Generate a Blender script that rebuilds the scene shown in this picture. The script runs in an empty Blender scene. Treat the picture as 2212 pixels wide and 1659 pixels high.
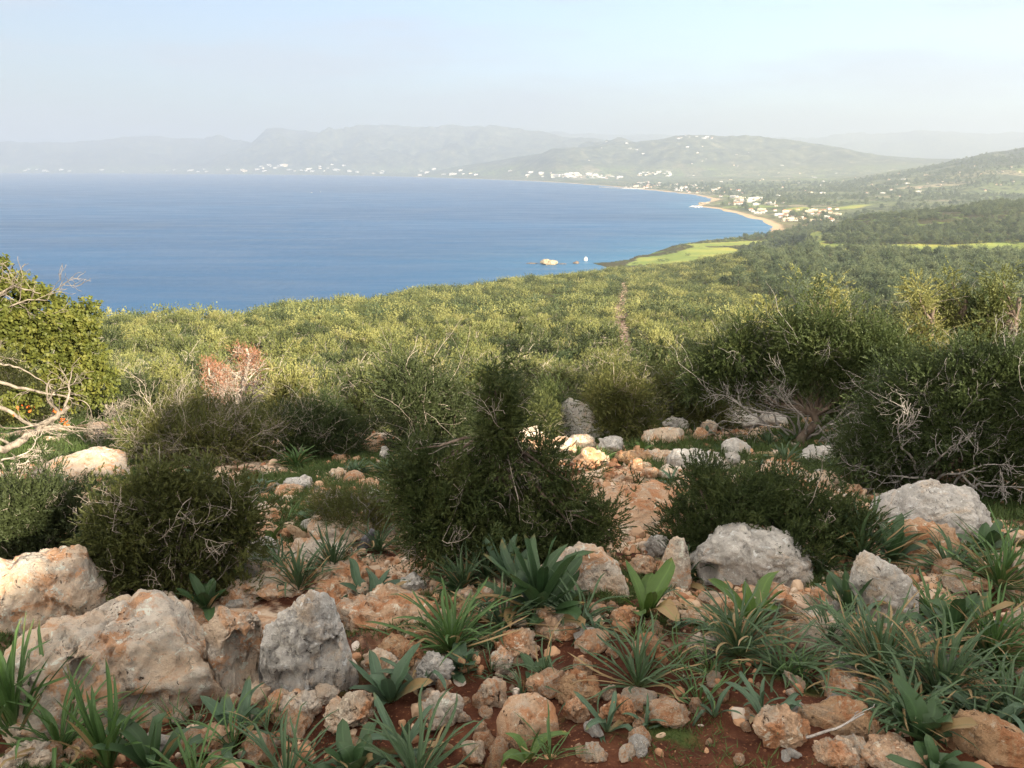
import bpy, math, random
import numpy as np
R = math.radians
sc = bpy.context.scene
COL = sc.collection

# ------------------------------------------------------------------ camera, sky, sun, exposure
FPX, CX, CY = 1703.0, 1106.0, 829.5            # focal length and centre in photograph units (2212 wide)
PITCH = R(15.5)
SEA = -155.0
cam_d = bpy.data.cameras.new('camera'); cam = bpy.data.objects.new('camera', cam_d); COL.objects.link(cam)
cam.location = (0, 0, 0); cam.rotation_euler = (R(90) - PITCH, 0, 0)
cam_d.sensor_width = 36.0; cam_d.lens = 36.0 * FPX / 2212.0
cam_d.clip_start = 0.05; cam_d.clip_end = 200000.0
sc.camera = cam
SUN_AZ, SUN_EL = R(140), R(18)                 # azimuth clockwise from the view direction (+Y)
world = bpy.data.worlds.new("World"); sc.world = world; world.use_nodes = True
wn = world.node_tree; wn.nodes.clear()
w_out = wn.nodes.new('ShaderNodeOutputWorld'); w_bg = wn.nodes.new('ShaderNodeBackground'); w_sky = wn.nodes.new('ShaderNodeTexSky')
w_sky.sky_type = 'NISHITA'; w_sky.sun_disc = False
w_sky.sun_elevation = SUN_EL; w_sky.sun_rotation = -SUN_AZ
w_sky.altitude = 150; w_sky.air_density = 1.0; w_sky.dust_density = 3.0; w_sky.ozone_density = 2.5
w_bg.inputs['Strength'].default_value = 0.10
def wnode(t, **kw):
    n = wn.nodes.new('ShaderNode' + t)
    for k, v in kw.items(): setattr(n, k, v)
    return n
# unseen bright veil added overhead as foreground fill light; faint cloud streaks low down
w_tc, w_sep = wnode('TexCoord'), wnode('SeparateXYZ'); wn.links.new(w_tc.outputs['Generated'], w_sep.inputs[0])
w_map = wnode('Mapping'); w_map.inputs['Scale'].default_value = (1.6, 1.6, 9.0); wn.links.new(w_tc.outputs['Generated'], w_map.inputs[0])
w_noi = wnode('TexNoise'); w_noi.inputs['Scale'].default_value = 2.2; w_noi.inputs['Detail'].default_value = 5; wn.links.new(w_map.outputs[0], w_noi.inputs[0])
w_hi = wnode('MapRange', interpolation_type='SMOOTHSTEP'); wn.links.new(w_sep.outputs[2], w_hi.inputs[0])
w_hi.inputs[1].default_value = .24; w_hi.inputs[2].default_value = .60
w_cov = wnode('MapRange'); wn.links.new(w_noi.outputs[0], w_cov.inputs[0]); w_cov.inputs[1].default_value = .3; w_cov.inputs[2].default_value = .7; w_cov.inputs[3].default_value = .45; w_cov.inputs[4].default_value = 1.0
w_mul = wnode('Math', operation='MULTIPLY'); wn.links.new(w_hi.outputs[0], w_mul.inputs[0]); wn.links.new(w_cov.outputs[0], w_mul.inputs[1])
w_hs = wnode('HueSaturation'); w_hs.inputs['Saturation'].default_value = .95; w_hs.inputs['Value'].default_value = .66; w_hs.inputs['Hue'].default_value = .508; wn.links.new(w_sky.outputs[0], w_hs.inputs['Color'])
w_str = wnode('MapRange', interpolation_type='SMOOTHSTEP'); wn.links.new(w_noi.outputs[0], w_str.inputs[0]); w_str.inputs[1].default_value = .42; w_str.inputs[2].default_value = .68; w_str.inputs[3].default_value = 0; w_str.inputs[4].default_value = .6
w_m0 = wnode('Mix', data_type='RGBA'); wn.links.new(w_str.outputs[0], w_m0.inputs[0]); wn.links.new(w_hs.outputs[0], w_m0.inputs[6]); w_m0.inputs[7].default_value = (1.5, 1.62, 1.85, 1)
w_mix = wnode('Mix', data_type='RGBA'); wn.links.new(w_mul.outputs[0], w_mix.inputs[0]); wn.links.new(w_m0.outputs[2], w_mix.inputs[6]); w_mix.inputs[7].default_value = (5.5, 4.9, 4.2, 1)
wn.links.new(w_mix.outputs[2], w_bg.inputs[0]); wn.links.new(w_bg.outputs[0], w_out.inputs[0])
sun_d = bpy.data.lights.new('sun', 'SUN'); sun = bpy.data.objects.new('sun', sun_d); COL.objects.link(sun)
sun_d.energy = 5.0; sun_d.angle = R(0.6); sun_d.color = (1.0, 0.86, 0.66)
sun.rotation_euler = (R(90) - SUN_EL, 0, -SUN_AZ + math.pi)
sc.view_settings.view_transform = 'Standard'; sc.view_settings.look = 'None'
sc.view_settings.exposure = 2.14; sc.view_settings.gamma = 1.0
sc.render.engine = 'CYCLES'
cy = sc.cycles
cy.use_denoising = True; cy.denoising_prefilter = 'NONE'; cy.use_adaptive_sampling = False; cy.max_bounces = 6; cy.diffuse_bounces = 3; cy.glossy_bounces = 2
cy.transmission_bounces = 3; cy.volume_bounces = 1; cy.transparent_max_bounces = 6
cy.caustics_reflective = False; cy.caustics_refractive = False

# ------------------------------------------------------------------ small maths helpers
SP, CP = math.sin(PITCH), math.cos(PITCH)
def ray(X, Y):
    a = (X - CX) / FPX; b = -(Y - CY) / FPX
    return np.array([a, CP + b * SP, -SP + b * CP])
def az_of(X, Y=600):
    d = ray(X, Y); return math.atan2(d[0], d[1])
def tan_el(Y, az=0.0):
    b = -(Y - CY) / FPX
    return (-SP + b * CP) / ((CP + b * SP) / math.cos(az))
_rs = np.random.RandomState(7)
_perm = np.concatenate([_rs.permutation(256)] * 3).astype(np.int64)
_grad = _rs.normal(size=(256, 3)); _grad /= np.linalg.norm(_grad, axis=1)[:, None]
def pn(P):
    P = np.asarray(P, dtype=np.float64)
    i = np.floor(P); f = P - i; i = i.astype(np.int64) & 255
    u = f * f * f * (f * (f * 6 - 15) + 10)
    out = np.zeros(len(P))
    for dx in (0, 1):
        wx = u[:, 0] if dx else 1 - u[:, 0]
        for dy in (0, 1):
            wy = u[:, 1] if dy else 1 - u[:, 1]
            for dz in (0, 1):
                wz = u[:, 2] if dz else 1 - u[:, 2]
                h = _perm[_perm[_perm[(i[:, 0] + dx) & 255] + ((i[:, 1] + dy) & 255)] + ((i[:, 2] + dz) & 255)]
                g = _grad[h]
                out += wx * wy * wz * (g[:, 0] * (f[:, 0] - dx) + g[:, 1] * (f[:, 1] - dy) + g[:, 2] * (f[:, 2] - dz))
    return out * 1.5
def fbm(P, octv=4, lac=2.03, gain=0.5):
    P = np.asarray(P, dtype=np.float64); s = 0; a = 1.0
    for k in range(octv):
        s = s + a * pn(P * lac ** k + 13.7 * k); a *= gain
    return s
def ridged(P, octv=4, gain=0.5):
    s = 0; a = 1.0
    for k in range(octv):
        s = s + a * (1 - 2 * np.abs(pn(P * 2.1 ** k + 5.3 * k))); a *= gain
    return s
def n2(x, y, s, octv=4, off=0.0):
    return fbm(np.stack([x / s + off, y / s - off, np.full_like(x, off * .37 + .5)], 1), octv)
def sstep(a, b, x):
    t = np.clip((x - a) / (b - a), 0, 1); return t * t * (3 - 2 * t)

# ------------------------------------------------------------------ mesh and object helpers
def mesh_np(name, V, F, k, mats=(), smooth=False, mat_idx=None):
    """V (n,3), F flat index array, k verts per face (int or array)"""
    me = bpy.data.meshes.new(name)
    V = np.ascontiguousarray(V, dtype=np.float32); F = np.ascontiguousarray(F, dtype=np.int32).ravel()
    tot = np.full(len(F) // k, k, np.int32) if np.isscalar(k) else np.asarray(k, np.int32)
    st = np.concatenate([[0], np.cumsum(tot)[:-1]]).astype(np.int32)
    me.vertices.add(len(V)); me.vertices.foreach_set('co', V.ravel())
    me.loops.add(len(F)); me.loops.foreach_set('vertex_index', F)
    me.polygons.add(len(tot)); me.polygons.foreach_set('loop_start', st); me.polygons.foreach_set('loop_total', tot)
    me.polygons.foreach_set('use_smooth', np.full(len(tot), smooth, bool))
    if mat_idx is not None: me.polygons.foreach_set('material_index', np.asarray(mat_idx, np.int32))
    for m in mats: me.materials.append(m)
    me.update(calc_edges=True); me.validate()
    return me
def link(name, me, parent=None, loc=None, rot=None):
    o = bpy.data.objects.new(name, me); COL.objects.link(o)
    if parent is not None: o.parent = parent
    if loc is not None: o.location = loc
    if rot is not None: o.rotation_euler = rot
    return o
def tag(o, label=None, cat=None, group=None, kind=None):
    if label: o['label'] = label
    if cat: o['category'] = cat
    if group: o['group'] = group
    if kind: o['kind'] = kind
    return o
def empty(name, loc, label, cat, group=None, rz=0.0):
    o = bpy.data.objects.new(name, None); COL.objects.link(o)
    o.location = loc; o.rotation_euler = (0, 0, rz); o.empty_display_size = 0.2
    return tag(o, label, cat, group)
class Geo:
    """collects vertices and faces of mixed sizes"""
    def __init__(s): s.V = []; s.F = []; s.K = []; s.M = []; s.n = 0
    def add(s, V, F, k, m=0):
        F = np.asarray(F).ravel(); s.V.append(np.asarray(V, float).reshape(-1, 3)); s.F.append(F + s.n)
        c = len(F) // k; s.K.append(np.full(c, k)); s.M.append(np.full(c, m)); s.n += len(s.V[-1])
    def mesh(s, name, mats, smooth=False):
        return mesh_np(name, np.concatenate(s.V), np.concatenate(s.F), np.concatenate(s.K), mats, smooth, np.concatenate(s.M))
    def box(s, x0, x1, y0, y1, z0, z1, m=0):
        V = [(x, y, z) for z in (z0, z1) for y in (y0, y1) for x in (x0, x1)]
        s.add(V, [0, 2, 3, 1, 4, 5, 7, 6, 0, 1, 5, 4, 2, 6, 7, 3, 0, 4, 6, 2, 1, 3, 7, 5], 4, m)

# ------------------------------------------------------------------ shader helper
class SH:
    def __init__(s, name):
        s.m = bpy.data.materials.new(name); s.m.use_nodes = True; s.t = s.m.node_tree; s.t.nodes.clear()
        s.out = s.t.nodes.new('ShaderNodeOutputMaterial')
    def n(s, typ, ins=None, **kw):
        nd = s.t.nodes.new('ShaderNode' + typ)
        for k, v in kw.items(): setattr(nd, k, v)
        for k, v in (ins or {}).items(): s.set(nd.inputs[k], v)
        return nd
    def set(s, sock, v):
        if isinstance(v, bpy.types.NodeSocket): s.t.links.new(v, sock)
        elif isinstance(v, bpy.types.Node): s.t.links.new(v.outputs[0], sock)
        else:
            if isinstance(v, (tuple, list)) and len(v) == 3 and sock.type == 'RGBA': v = (*v, 1)
            sock.default_value = v
    def noise(s, vec, scale, detail=4, rough=.55, dist=0.0):
        return s.n('TexNoise', {'Vector': vec, 'Scale': scale, 'Detail': detail, 'Roughness': rough, 'Distortion': dist}).outputs[0]
    def ramp(s, fac, stops):
        nd = s.n('ValToRGB', {'Fac': fac}); e = nd.color_ramp.elements
        while len(e) < len(stops): e.new(.5)
        for i, (p, c) in enumerate(stops):
            e[i].position = p; e[i].color = (*c, 1) if len(c) == 3 else c
        return nd.outputs[0]
    def fr(s, fac, a, b):
        return s.n('MapRange', {'Value': fac, 'From Min': a, 'From Max': b}, interpolation_type='SMOOTHSTEP').outputs[0]
    def mix(s, fac, a, b, mode='MIX'):
        nd = s.n('Mix', data_type='RGBA', blend_type=mode)
        s.set(nd.inputs[0], fac); s.set(nd.inputs[6], a); s.set(nd.inputs[7], b); return nd.outputs[2]
    def math(s, op, a, b=0.0):
        nd = s.n('Math', operation=op); s.set(nd.inputs[0], a); s.set(nd.inputs[1], b); return nd.outputs[0]
    def attr(s, name): return s.n('Attribute', attribute_name=name).outputs['Fac']
    def obj(s): return s.n('TexCoord').outputs['Object']
    def pos(s): return s.n('NewGeometry').outputs['Position']
    def rand(s): return s.n('ObjectInfo').outputs['Random']
    def bump(s, h, strength, dist=.02):
        return s.n('Bump', {'Height': h, 'Strength': strength, 'Distance': dist}).outputs[0]
    def done(s, col, rough=.8, normal=None, spec=.3, transl=0.0):
        b = s.n('BsdfPrincipled', {'Base Color': col, 'Roughness': rough, 'Specular IOR Level': spec})
        if normal is not None: s.set(b.inputs['Normal'], normal)
        if transl:
            t = s.n('BsdfTranslucent', {'Color': col})
            mx = s.n('MixShader'); s.set(mx.inputs[0], transl); s.set(mx.inputs[1], b.outputs[0]); s.set(mx.inputs[2], t.outputs[0])
            s.t.links.new(mx.outputs[0], s.out.inputs[0])
        else: s.t.links.new(b.outputs[0], s.out.inputs[0])
        return s.m
# ------------------------------------------------------------------ the terrain: heights as a function of place
def zdep(d, Y, az): return d * tan_el(Y, az)
PLANE = lambda x, y: -1.6 - 0.20 * y + 0.015 * x
# each column: azimuth (from a picture column), then distance and either the picture row of the ground or ('z', height)
Z = lambda v: ('z', v)
TAB = {
 -150: [(57, 880), (130, 785), (230, 712), (310, Z(-75)), (550, Z(-155)), (900, Z(-168)), (2600, Z(-190))],
 230:  [(57, 870), (130, 770), (250, 697), (330, Z(-75)), (570, Z(-155)), (1000, Z(-168)), (2600, Z(-190))],
 600:  [(57, 868), (130, 760), (250, 700), (380, 667), (480, Z(-100)), (750, Z(-155)), (1000, Z(-168)), (2600, Z(-190))],
 900:  [(57, 865), (130, 755), (250, 695), (380, 658), (520, 627), (650, Z(-115)), (850, Z(-155)), (1100, Z(-168)), (2600, Z(-190))],
 1100: [(57, 862), (130, 750), (250, 690), (400, 645), (650, 608), (800, Z(-130)), (950, Z(-155)), (1200, Z(-168)), (2600, Z(-190))],
 1270: [(57, 860), (130, 745), (250, 685), (400, 640), (650, 600), (900, 580), (1100, Z(-145)), (1230, Z(-154)), (1350, Z(-168)), (2600, Z(-190))],
 1450: [(57, 860), (130, 745), (250, 690), (400, 645), (650, 602), (850, 580), (1000, 574), (1200, Z(-146)), (1500, Z(-150)), (1750, Z(-153)), (2100, Z(-180)), (2600, Z(-190))],
 1600: [(57, 865), (130, 755), (250, 705), (400, 660), (600, 610), (800, 565), (900, 553), (1050, Z(-125)), (1200, Z(-145)), (1500, Z(-148)), (1900, Z(-150)), (2600, Z(-175))],
 1700: [(57, 875), (130, 782), (250, 724), (400, 675), (550, 636), (800, 583), (950, 553), (1100, 545), (1250, Z(-138)), (1500, Z(-150)), (2200, Z(-151)), (2700, Z(-175))],
 1750: [(57, 880), (130, 790), (250, 730), (400, 680), (550, 640), (800, 585), (1000, 546), (1150, 533), (1350, 521), (1550, Z(-140)), (1800, Z(-149)), (2200, Z(-150)), (2700, Z(-175))],
 1830: [(57, 890), (130, 800), (250, 745), (400, 690), (550, 645), (800, 582), (1000, 548), (1200, 531), (1450, 500), (1650, 470), (1800, Z(-120)), (2100, Z(-148)), (2700, Z(-175))],
 1950: [(57, 890), (130, 800), (200, 765), (350, 690), (500, 645), (800, 578), (1000, 550), (1200, 527), (1450, 495), (1700, 461), (1950, Z(-110)), (2300, Z(-145)), (2900, Z(-175))],
 2100: [(57, 885), (130, 800), (200, 765), (350, 690), (500, 645), (800, 578), (1000, 550), (1200, 527), (1450, 493), (1700, 457), (2000, 440), (2400, Z(-120)), (3000, Z(-150)), (3500, Z(-175))],
 2330: [(57, 880), (130, 795), (200, 760), (350, 690), (500, 645), (800, 578), (1000, 550), (1200, 527), (1450, 490), (1700, 452), (2200, 424), (2700, Z(-120)), (3300, Z(-150)), (3800, Z(-175))],
}
L0, L1, NL = math.log(14.0), math.log(6000.0), 420
A0, A1, NA = R(-46), R(46), 260
lgrid = np.linspace(L0, L1, NL); agrid = np.linspace(A0, A1, NA)
cols_az, cols_z = [], []
for X in sorted(TAB):
    a = az_of(X)
    ds, zs = [14.0, 22.0, 34.0], []
    for d in ds: zs.append(PLANE(d * math.sin(a), d * math.cos(a)))
    zs[1] -= 0.5; zs[2] -= 2.4
    for d, v in TAB[X]:
        ds.append(d); zs.append(v[1] if isinstance(v, tuple) else zdep(d, v, a))
    cols_az.append(a); cols_z.append(np.interp(lgrid, np.log(ds), zs))
cols_az = np.array(cols_az); cols_z = np.array(cols_z)
NEAR = np.array([np.interp(agrid, cols_az, cols_z[:, j]) for j in range(NL)]).T      # (NA, NL)
def blur(M, n, axis):
    k = np.exp(-np.linspace(-2, 2, 2 * n + 1) ** 2); k /= k.sum()
    Mp = np.pad(M, [(n, n) if ax == axis else (0, 0) for ax in (0, 1)], mode='edge')
    return np.apply_along_axis(lambda v: np.convolve(v, k, 'valid'), axis, Mp)
NEAR = blur(blur(NEAR, 3, 1), 3, 0)
# coast of the bay, traced along the water's edge on the sea plane
def sea_pt(X, Y):
    d = ray(X, Y); t = SEA / d[2]; return (d[0] * t, d[1] * t)
COAST = [(-2500, 250), (-700, 420), (-150, 560), (60, 730), (180, 900), (200, 1120)] + [sea_pt(*p) for p in (
    (1275, 567), (1310, 566), (1352, 560), (1372, 552), (1400, 549), (1450, 534), (1520, 522), (1590, 518), (1650, 513), (1672, 505), (1668, 490), (1650, 478), (1610, 466), (1570, 456), (1535, 449),
    (1500, 446), (1512, 439), (1545, 431), (1500, 421), (1440, 414), (1380, 408), (1310, 402), (1230, 396),
    (1150, 391), (1060, 387.5), (960, 384), (860, 381), (760, 379), (660, 377.5), (500, 376), (250, 374.5), (0, 373.5), (-300, 373))]
LANDPOLY = np.array(COAST + [(-30000, 60000), (70000, 60000), (70000, -3000), (-2500, -3000)])
def in_poly(x, y, poly):
    x = np.asarray(x); ins = np.zeros(x.shape, bool); n = len(poly)
    for i in range(n):
        x0, y0 = poly[i]; x1, y1 = poly[(i + 1) % n]
        if y0 == y1: continue
        c = ((y0 > y) != (y1 > y)) & (x < (x1 - x0) * (y - y0) / (y1 - y0) + x0); ins ^= c
    return ins
def coast_sd(x, y):
    d2 = np.full(x.shape, 1e18)
    for i in range(len(COAST) - 1):
        ax, ay = COAST[i]; bx, by = COAST[i + 1]; ex, ey = bx - ax, by - ay
        t = np.clip(((x - ax) * ex + (y - ay) * ey) / (ex * ex + ey * ey), 0, 1)
        d2 = np.minimum(d2, (x - ax - t * ex) ** 2 + (y - ay - t * ey) ** 2)
    return np.where(in_poly(x, y, LANDPOLY), 1, -1) * np.sqrt(d2)
RIDGES = [  # picture skyline of each range with its distance; front and back widths; roughness
 ([(1560, 402, 6600), (1700, 396, 6600), (1850, 380, 6700), (2000, 356, 6800), (2120, 333, 6900), (2212, 319, 7000), (2420, 296, 7200)], 2600, 2500, .3),
 ([(820, 381, 12500), (900, 372, 12500), (1000, 352, 12200), (1100, 335, 11600), (1200, 318, 10800), (1330, 309, 11500), (1400, 301, 11500), (1480, 292, 11500), (1560, 294, 11500), (1640, 297, 11500), (1720, 306, 11500), (1800, 319, 11500), (1900, 336, 11500), (2000, 344, 11500), (2200, 346, 11500), (2450, 345, 11500)], 2300, 3500, .45),
 ([(330, 376, 18500), (430, 350, 18500), (480, 331, 18500), (520, 320, 18500), (550, 301, 18500), (575, 278, 18500), (600, 275, 18500), (640, 279, 18500), (690, 277, 18500), (705, 271, 18500), (740, 276, 18500), (830, 270, 18500), (950, 272, 18000), (1050, 274, 17500), (1150, 282, 17000), (1250, 294, 16500), (1350, 312, 16000), (1500, 360, 16000)], 3900, 5000, .55),
 ([(-200, 309, 22500), (0, 306, 22500), (100, 305, 22500), (160, 308, 22500), (230, 301, 22500), (330, 294, 22500), (400, 297, 22500), (480, 300, 22500), (600, 330, 22500), (750, 350, 22500)], 3800, 5000, .5),
 ([(850, 300, 25000), (1000, 287, 25000), (1300, 291, 25000), (1600, 301, 25000), (1750, 299, 25000), (1850, 292, 25000), (2000, 288, 25000), (2212, 292, 25000), (2450, 290, 25000)], 4500, 5000, .4),
]
for k, (pts, wf, wb, rg) in enumerate(RIDGES):
    RIDGES[k] = (np.array([az_of(X, Y) for X, Y, d in pts]), np.array([zdep(d, Y, az_of(X, Y)) for X, Y, d in pts]), np.array([float(p[2]) for p in pts]), wf, wb, rg)
HX, HY = math.sin(SUN_AZ), math.cos(SUN_AZ)            # horizontal direction towards the sun
UX, UY = -HY, HX                                        # across it
def behind_hill(x, y):
    """unseen hillside rising behind the viewer towards the sun; crest shaped to shade the foreground"""
    q = x * HX + y * HY; u = x * UX + y * UY
    top = np.interp(u, [-400, -100, -30, -8, -2, -.4, .05, .3, .6, .85, 1.12, 1.3, 1.75, 2.15, 2.45, 3.2, 4.1, 4.55, 4.8, 5.1, 5.5, 5.9, 6.5, 6.9, 7.1, 7.8, 8.6, 9.2, 9.8, 11, 14, 18, 26, 40, 120, 400],
                       [-100, -30, -3, 2.6, 3.2, 3.5, 3.8, 4.04, 3.92, 4.3, 4.6, 4.38, 4.36, 4.42, 4.95, 5.0, 4.6, 4.3, 3.8, 3.82, 3.2, 3.2, 3.3, 3.1, 3.65, 3.85, 3.95, 3.8, 3.65, 3.5, 3.4, 3.3, 1, -9, -60, -150])
    ground = PLANE(x, y)
    rise = np.clip((q - 1.5) / 12.5, 0, 1) ** 2.6
    top = top + .10 * n2(u, q, .5, 4, 3.1) + .04 * np.maximum(q - 14, 0) * np.exp(-np.maximum(q - 14, 0) / 200) * np.exp(-(u / 30) ** 2)
    return ground + rise * (top - ground), q
def ground_z(x, y, fine=True):
    x = np.asarray(x, float).ravel(); y = np.asarray(y, float).ravel()
    r = np.hypot(x, y) + 1e-9; az = np.arctan2(x, y)
    # near field: the sloping shelf in front of the viewer
    pl = PLANE(x, y)
    fa = np.clip((az - A0) / (A1 - A0) * (NA - 1), 0, NA - 1.001); fl = np.clip((np.log(r) - L0) / (L1 - L0) * (NL - 1), 0, NL - 1.001)
    ia, il = fa.astype(int), fl.astype(int); ta, tl = fa - ia, fl - il
    nt = (NEAR[ia, il] * (1 - ta) + NEAR[ia + 1, il] * ta) * (1 - tl) + (NEAR[ia, il + 1] * (1 - ta) + NEAR[ia + 1, il + 1] * ta) * tl
    w = sstep(12, 18, r); z = pl * (1 - w) + nt * w
    bh, q = behind_hill(x, y)
    wb = sstep(1.0, 2.0, q); z = z * (1 - wb) + bh * wb
    # rolling unevenness growing with distance
    m = (r > 25) & (r < 3500)
    if m.any():
        amp = np.interp(r[m], [25, 60, 200, 700, 1200, 3500], [.0, .5, 1.6, 4, 3.5, 3.0]) * np.interp(z[m], [-150, -135], [.15, 1])
        z[m] += amp * n2(x[m], y[m], 60, 4, 1.7) + np.minimum(amp, 1.2) * .4 * n2(x[m], y[m], 9, 2, 6.1)
    # far field: coastal plain and ranges
    f = r > 700
    if f.any():
        xf, yf, rf, af = x[f], y[f], r[f], az[f]
        s = coast_sd(xf, yf)
        jag = n2(xf, yf, 160, 4, 9.2) * np.minimum(30, rf * .006)
        s2 = s + jag * (np.abs(s) < 400)
        zp = np.where(s2 > 0, SEA + np.minimum(s2 * .05, 5) + .019 * np.clip(s2 - 100, 0, 4200) + 1.2 * np.clip(n2(xf, yf, 300, 3), 0, 1) * sstep(100, 700, s2), SEA + np.maximum(s2 * .05, -25))
        zp = zp + sstep(600, 3000, s2) * 16 * n2(xf, yf, 700, 4, 4.4)
        for aa, zz, dd, wf, wb2, rg in RIDGES:
            zr = np.interp(af, aa, zz, left=-999, right=zz[-1]); dr = np.interp(af, aa, dd)
            t = np.where(rf < dr, (dr - rf) / wf, (rf - dr) / wb2)
            t = t + .16 * n2(xf, yf, 1500, 4, 2.2) * np.clip(t * 3, 0, 1)
            fall = np.clip(1 - np.clip(t, 0, 1) ** 1.25, 0, 1)
            rel = ridged(np.stack([xf / 1900, yf / 1900, np.full_like(xf, 3.3)], 1), 5) - 1.0
            zr = zr + np.clip(zr - SEA, 0, None) * .035 * fbm(np.stack([af * 55, np.full_like(af, 2.5), np.full_like(af, dd[0] * .001)], 1), 4)
            h = np.maximum(zr - SEA - 60, 0)
            zz2 = zp + np.where(h > 0, h * fall * (1 + rg * rel * (1 - fall ** 3 * .8)), 0) * sstep(0, 900, s)
            zp = np.maximum(zp, np.minimum(zz2, np.where(h > 0, np.maximum(zr, zp) + 4, zz2)))
        land_near = z[f]
        zn = np.where(s2 > 0, land_near, np.minimum(land_near, SEA + np.maximum(s2 * .1, -25)))
        z[f] = np.where(rf > 6000, zp, np.maximum(np.where(s2 > 0, np.maximum(zn, np.minimum(zp, SEA + 3)), zn), np.where(rf > 1700, zp, -400)))
    if fine:
        m = r < 30
        if m.any():
            k = 1 - sstep(18, 30, r[m]); xm, ym = x[m], y[m]
            lg = n2(xm, ym, 1.0, 3, 12.2) * 2.2; led = (lg - np.floor(lg)); led = sstep(.0, .25, led) * (1 - led)
            z[m] += k * (.07 * n2(xm, ym, .9, 3, 2.5) + .018 * n2(xm, ym, .16, 3, 8.8) + .05 * led * sstep(2.4, 3.6, ym))
    return z
def hit(X, Y, tmin=1.0, tmax=30000, n=6000):
    """where a sight line meets the ground"""
    d = ray(X, Y); t = np.geomspace(tmin, tmax, n); P = d[None] * t[:, None]
    below = P[:, 2] < np.maximum(ground_z(P[:, 0], P[:, 1]), SEA)
    i = int(np.argmax(below)) if below.any() else n - 1
    a, b = (t[i - 1] if i else t[0]), t[i]
    for _ in range(12):
        m = .5 * (a + b); p = d * m
        if p[2] < max(float(ground_z([p[0]], [p[1]])[0]), SEA): b = m
        else: a = m
    return d * b
def gq(x, y):
    """quick heights read off the finished ground sheet"""
    r = np.hypot(x, y); a = np.arctan2(x, y)
    fi = np.clip(np.interp(np.log(r), LRR, np.arange(len(LRR))), 0, len(LRR) - 1.001); fj = np.clip((a + R(41)) / R(82) * (NAZ - 1), 0, NAZ - 1.001)
    i, j = fi.astype(int), fj.astype(int); ti, tj = fi - i, fj - j
    return (HGRID[i, j] * (1 - tj) + HGRID[i, j + 1] * tj) * (1 - ti) + (HGRID[i + 1, j] * (1 - tj) + HGRID[i + 1, j + 1] * tj) * ti
def qhit(X, Y, tmin=500, tmax=30000, n=3000):
    d = ray(X, Y); t = np.geomspace(tmin, tmax, n); P = d[None] * t[:, None]; b = P[:, 2] < np.maximum(gq(P[:, 0], P[:, 1]), SEA)
    i = int(np.argmax(b)) if b.any() else n - 1
    p = P[i].copy(); p[2] = max(float(gq(p[:1], p[1:2])[0]), SEA); return p
def gz(x, y): return float(ground_z([x], [y])[0])
def mpp(p): return (p[1] * CP - p[2] * SP) / FPX          # metres per photograph pixel at a place

# ------------------------------------------------------------------ ground mesh: one sheet from the viewer's feet to beyond the ranges
NAZ = 560
az_f = np.linspace(R(-41), R(41), NAZ)
az_b = np.linspace(R(41), R(319), 110)[1:-1]
AZ = np.concatenate([az_f, az_b])
rows = [0.9]
while rows[-1] < 33000: rows.append(rows[-1] * (1.0075 if rows[-1] < 9000 else 1.006))
RR = np.array(rows)
gx = (RR[:, None] * np.sin(AZ)[None]).ravel(); gy = (RR[:, None] * np.cos(AZ)[None]).ravel()
gzv = ground_z(gx, gy)
nr, na = len(RR), len(AZ)
HGRID = gzv.reshape(nr, na)[:, :NAZ]; LRR = np.log(RR)
idx = np.arange(nr * na).reshape(nr, na); nxt = np.roll(idx, -1, axis=1)
F = np.stack([idx[:-1], nxt[:-1], nxt[1:], idx[1:]], -1).reshape(-1, 4)[:, ::-1]
V = np.stack([gx, gy, gzv], 1)
V = np.concatenate([V, [[0, 0, gz(0, 0)]]])
tri = np.stack([np.full(na, nr * na), nxt[0], idx[0]], 1)
g_r = np.hypot(V[:, 0], V[:, 1])
FIELDS = [  # open fields and meadows, as outlines on the ground
 ([(1352, 572), (1420, 573), (1500, 566), (1560, 553), (1600, 541), (1575, 534), (1500, 533), (1478, 540), (1440, 550), (1385, 556)], 'field'),
 ([(1480, 528), (1560, 523), (1660, 520), (1690, 516), (1640, 528), (1560, 532), (1500, 533)], 'field'),
 ([(1735, 529), (1800, 528), (1900, 531), (2000, 528), (2100, 526), (2230, 523), (2230, 553), (2100, 550), (1980, 545), (1850, 541), (1760, 537)], 'meadow'),
 ([(1745, 507), (1770, 497), (1790, 512), (1770, 521)], 'meadow'),
 ([(1690, 452), (1730, 447), (1760, 449), (1720, 457)], 'field'), ([(1790, 452), (1840, 443), (1890, 441), (1840, 452)], 'field'),
]
FPOLY = [(np.array([hit(*p)[:2] for p in pts]), k) for pts, k in FIELDS]
s_all = np.full(len(V), 1e5); mfar = g_r > 700
s_all[mfar] = coast_sd(V[mfar, 0], V[mfar, 1])
w_field = np.zeros(len(V)); mm = (g_r > 600) & (g_r < 5000)
jx = V[mm, 0] + 6 * n2(V[mm, 0], V[mm, 1], 40, 3); jy = V[mm, 1] + 6 * n2(V[mm, 0], V[mm, 1], 40, 3, 5.)
wf = np.zeros(mm.sum())
for poly, k in FPOLY: wf = np.maximum(wf, in_poly(jx, jy, poly) * 1.0)
w_field[mm] = wf
w_beach = np.where(mfar, sstep(34, 16, s_all + 6 * n2(V[:, 0], V[:, 1], 90, 3)) * (V[:, 2] > SEA - 2) * (V[:, 2] < SEA + 4) * sstep(1900, 2000, g_r), 0)
w_far = sstep(1900, 2600, g_r) * sstep(-2, 4, V[:, 2] - SEA)
w_wood = sstep(13, 24, g_r + 3 * n2(V[:, 0], V[:, 1], 5, 3)) * (1 - w_far)
TRACK = np.array([hit(X, Y)[:2] for X, Y in ((1352, 790), (1345, 750), (1341, 715), (1339, 680), (1341, 655), (1347, 630), (1350, 610))])
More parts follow.
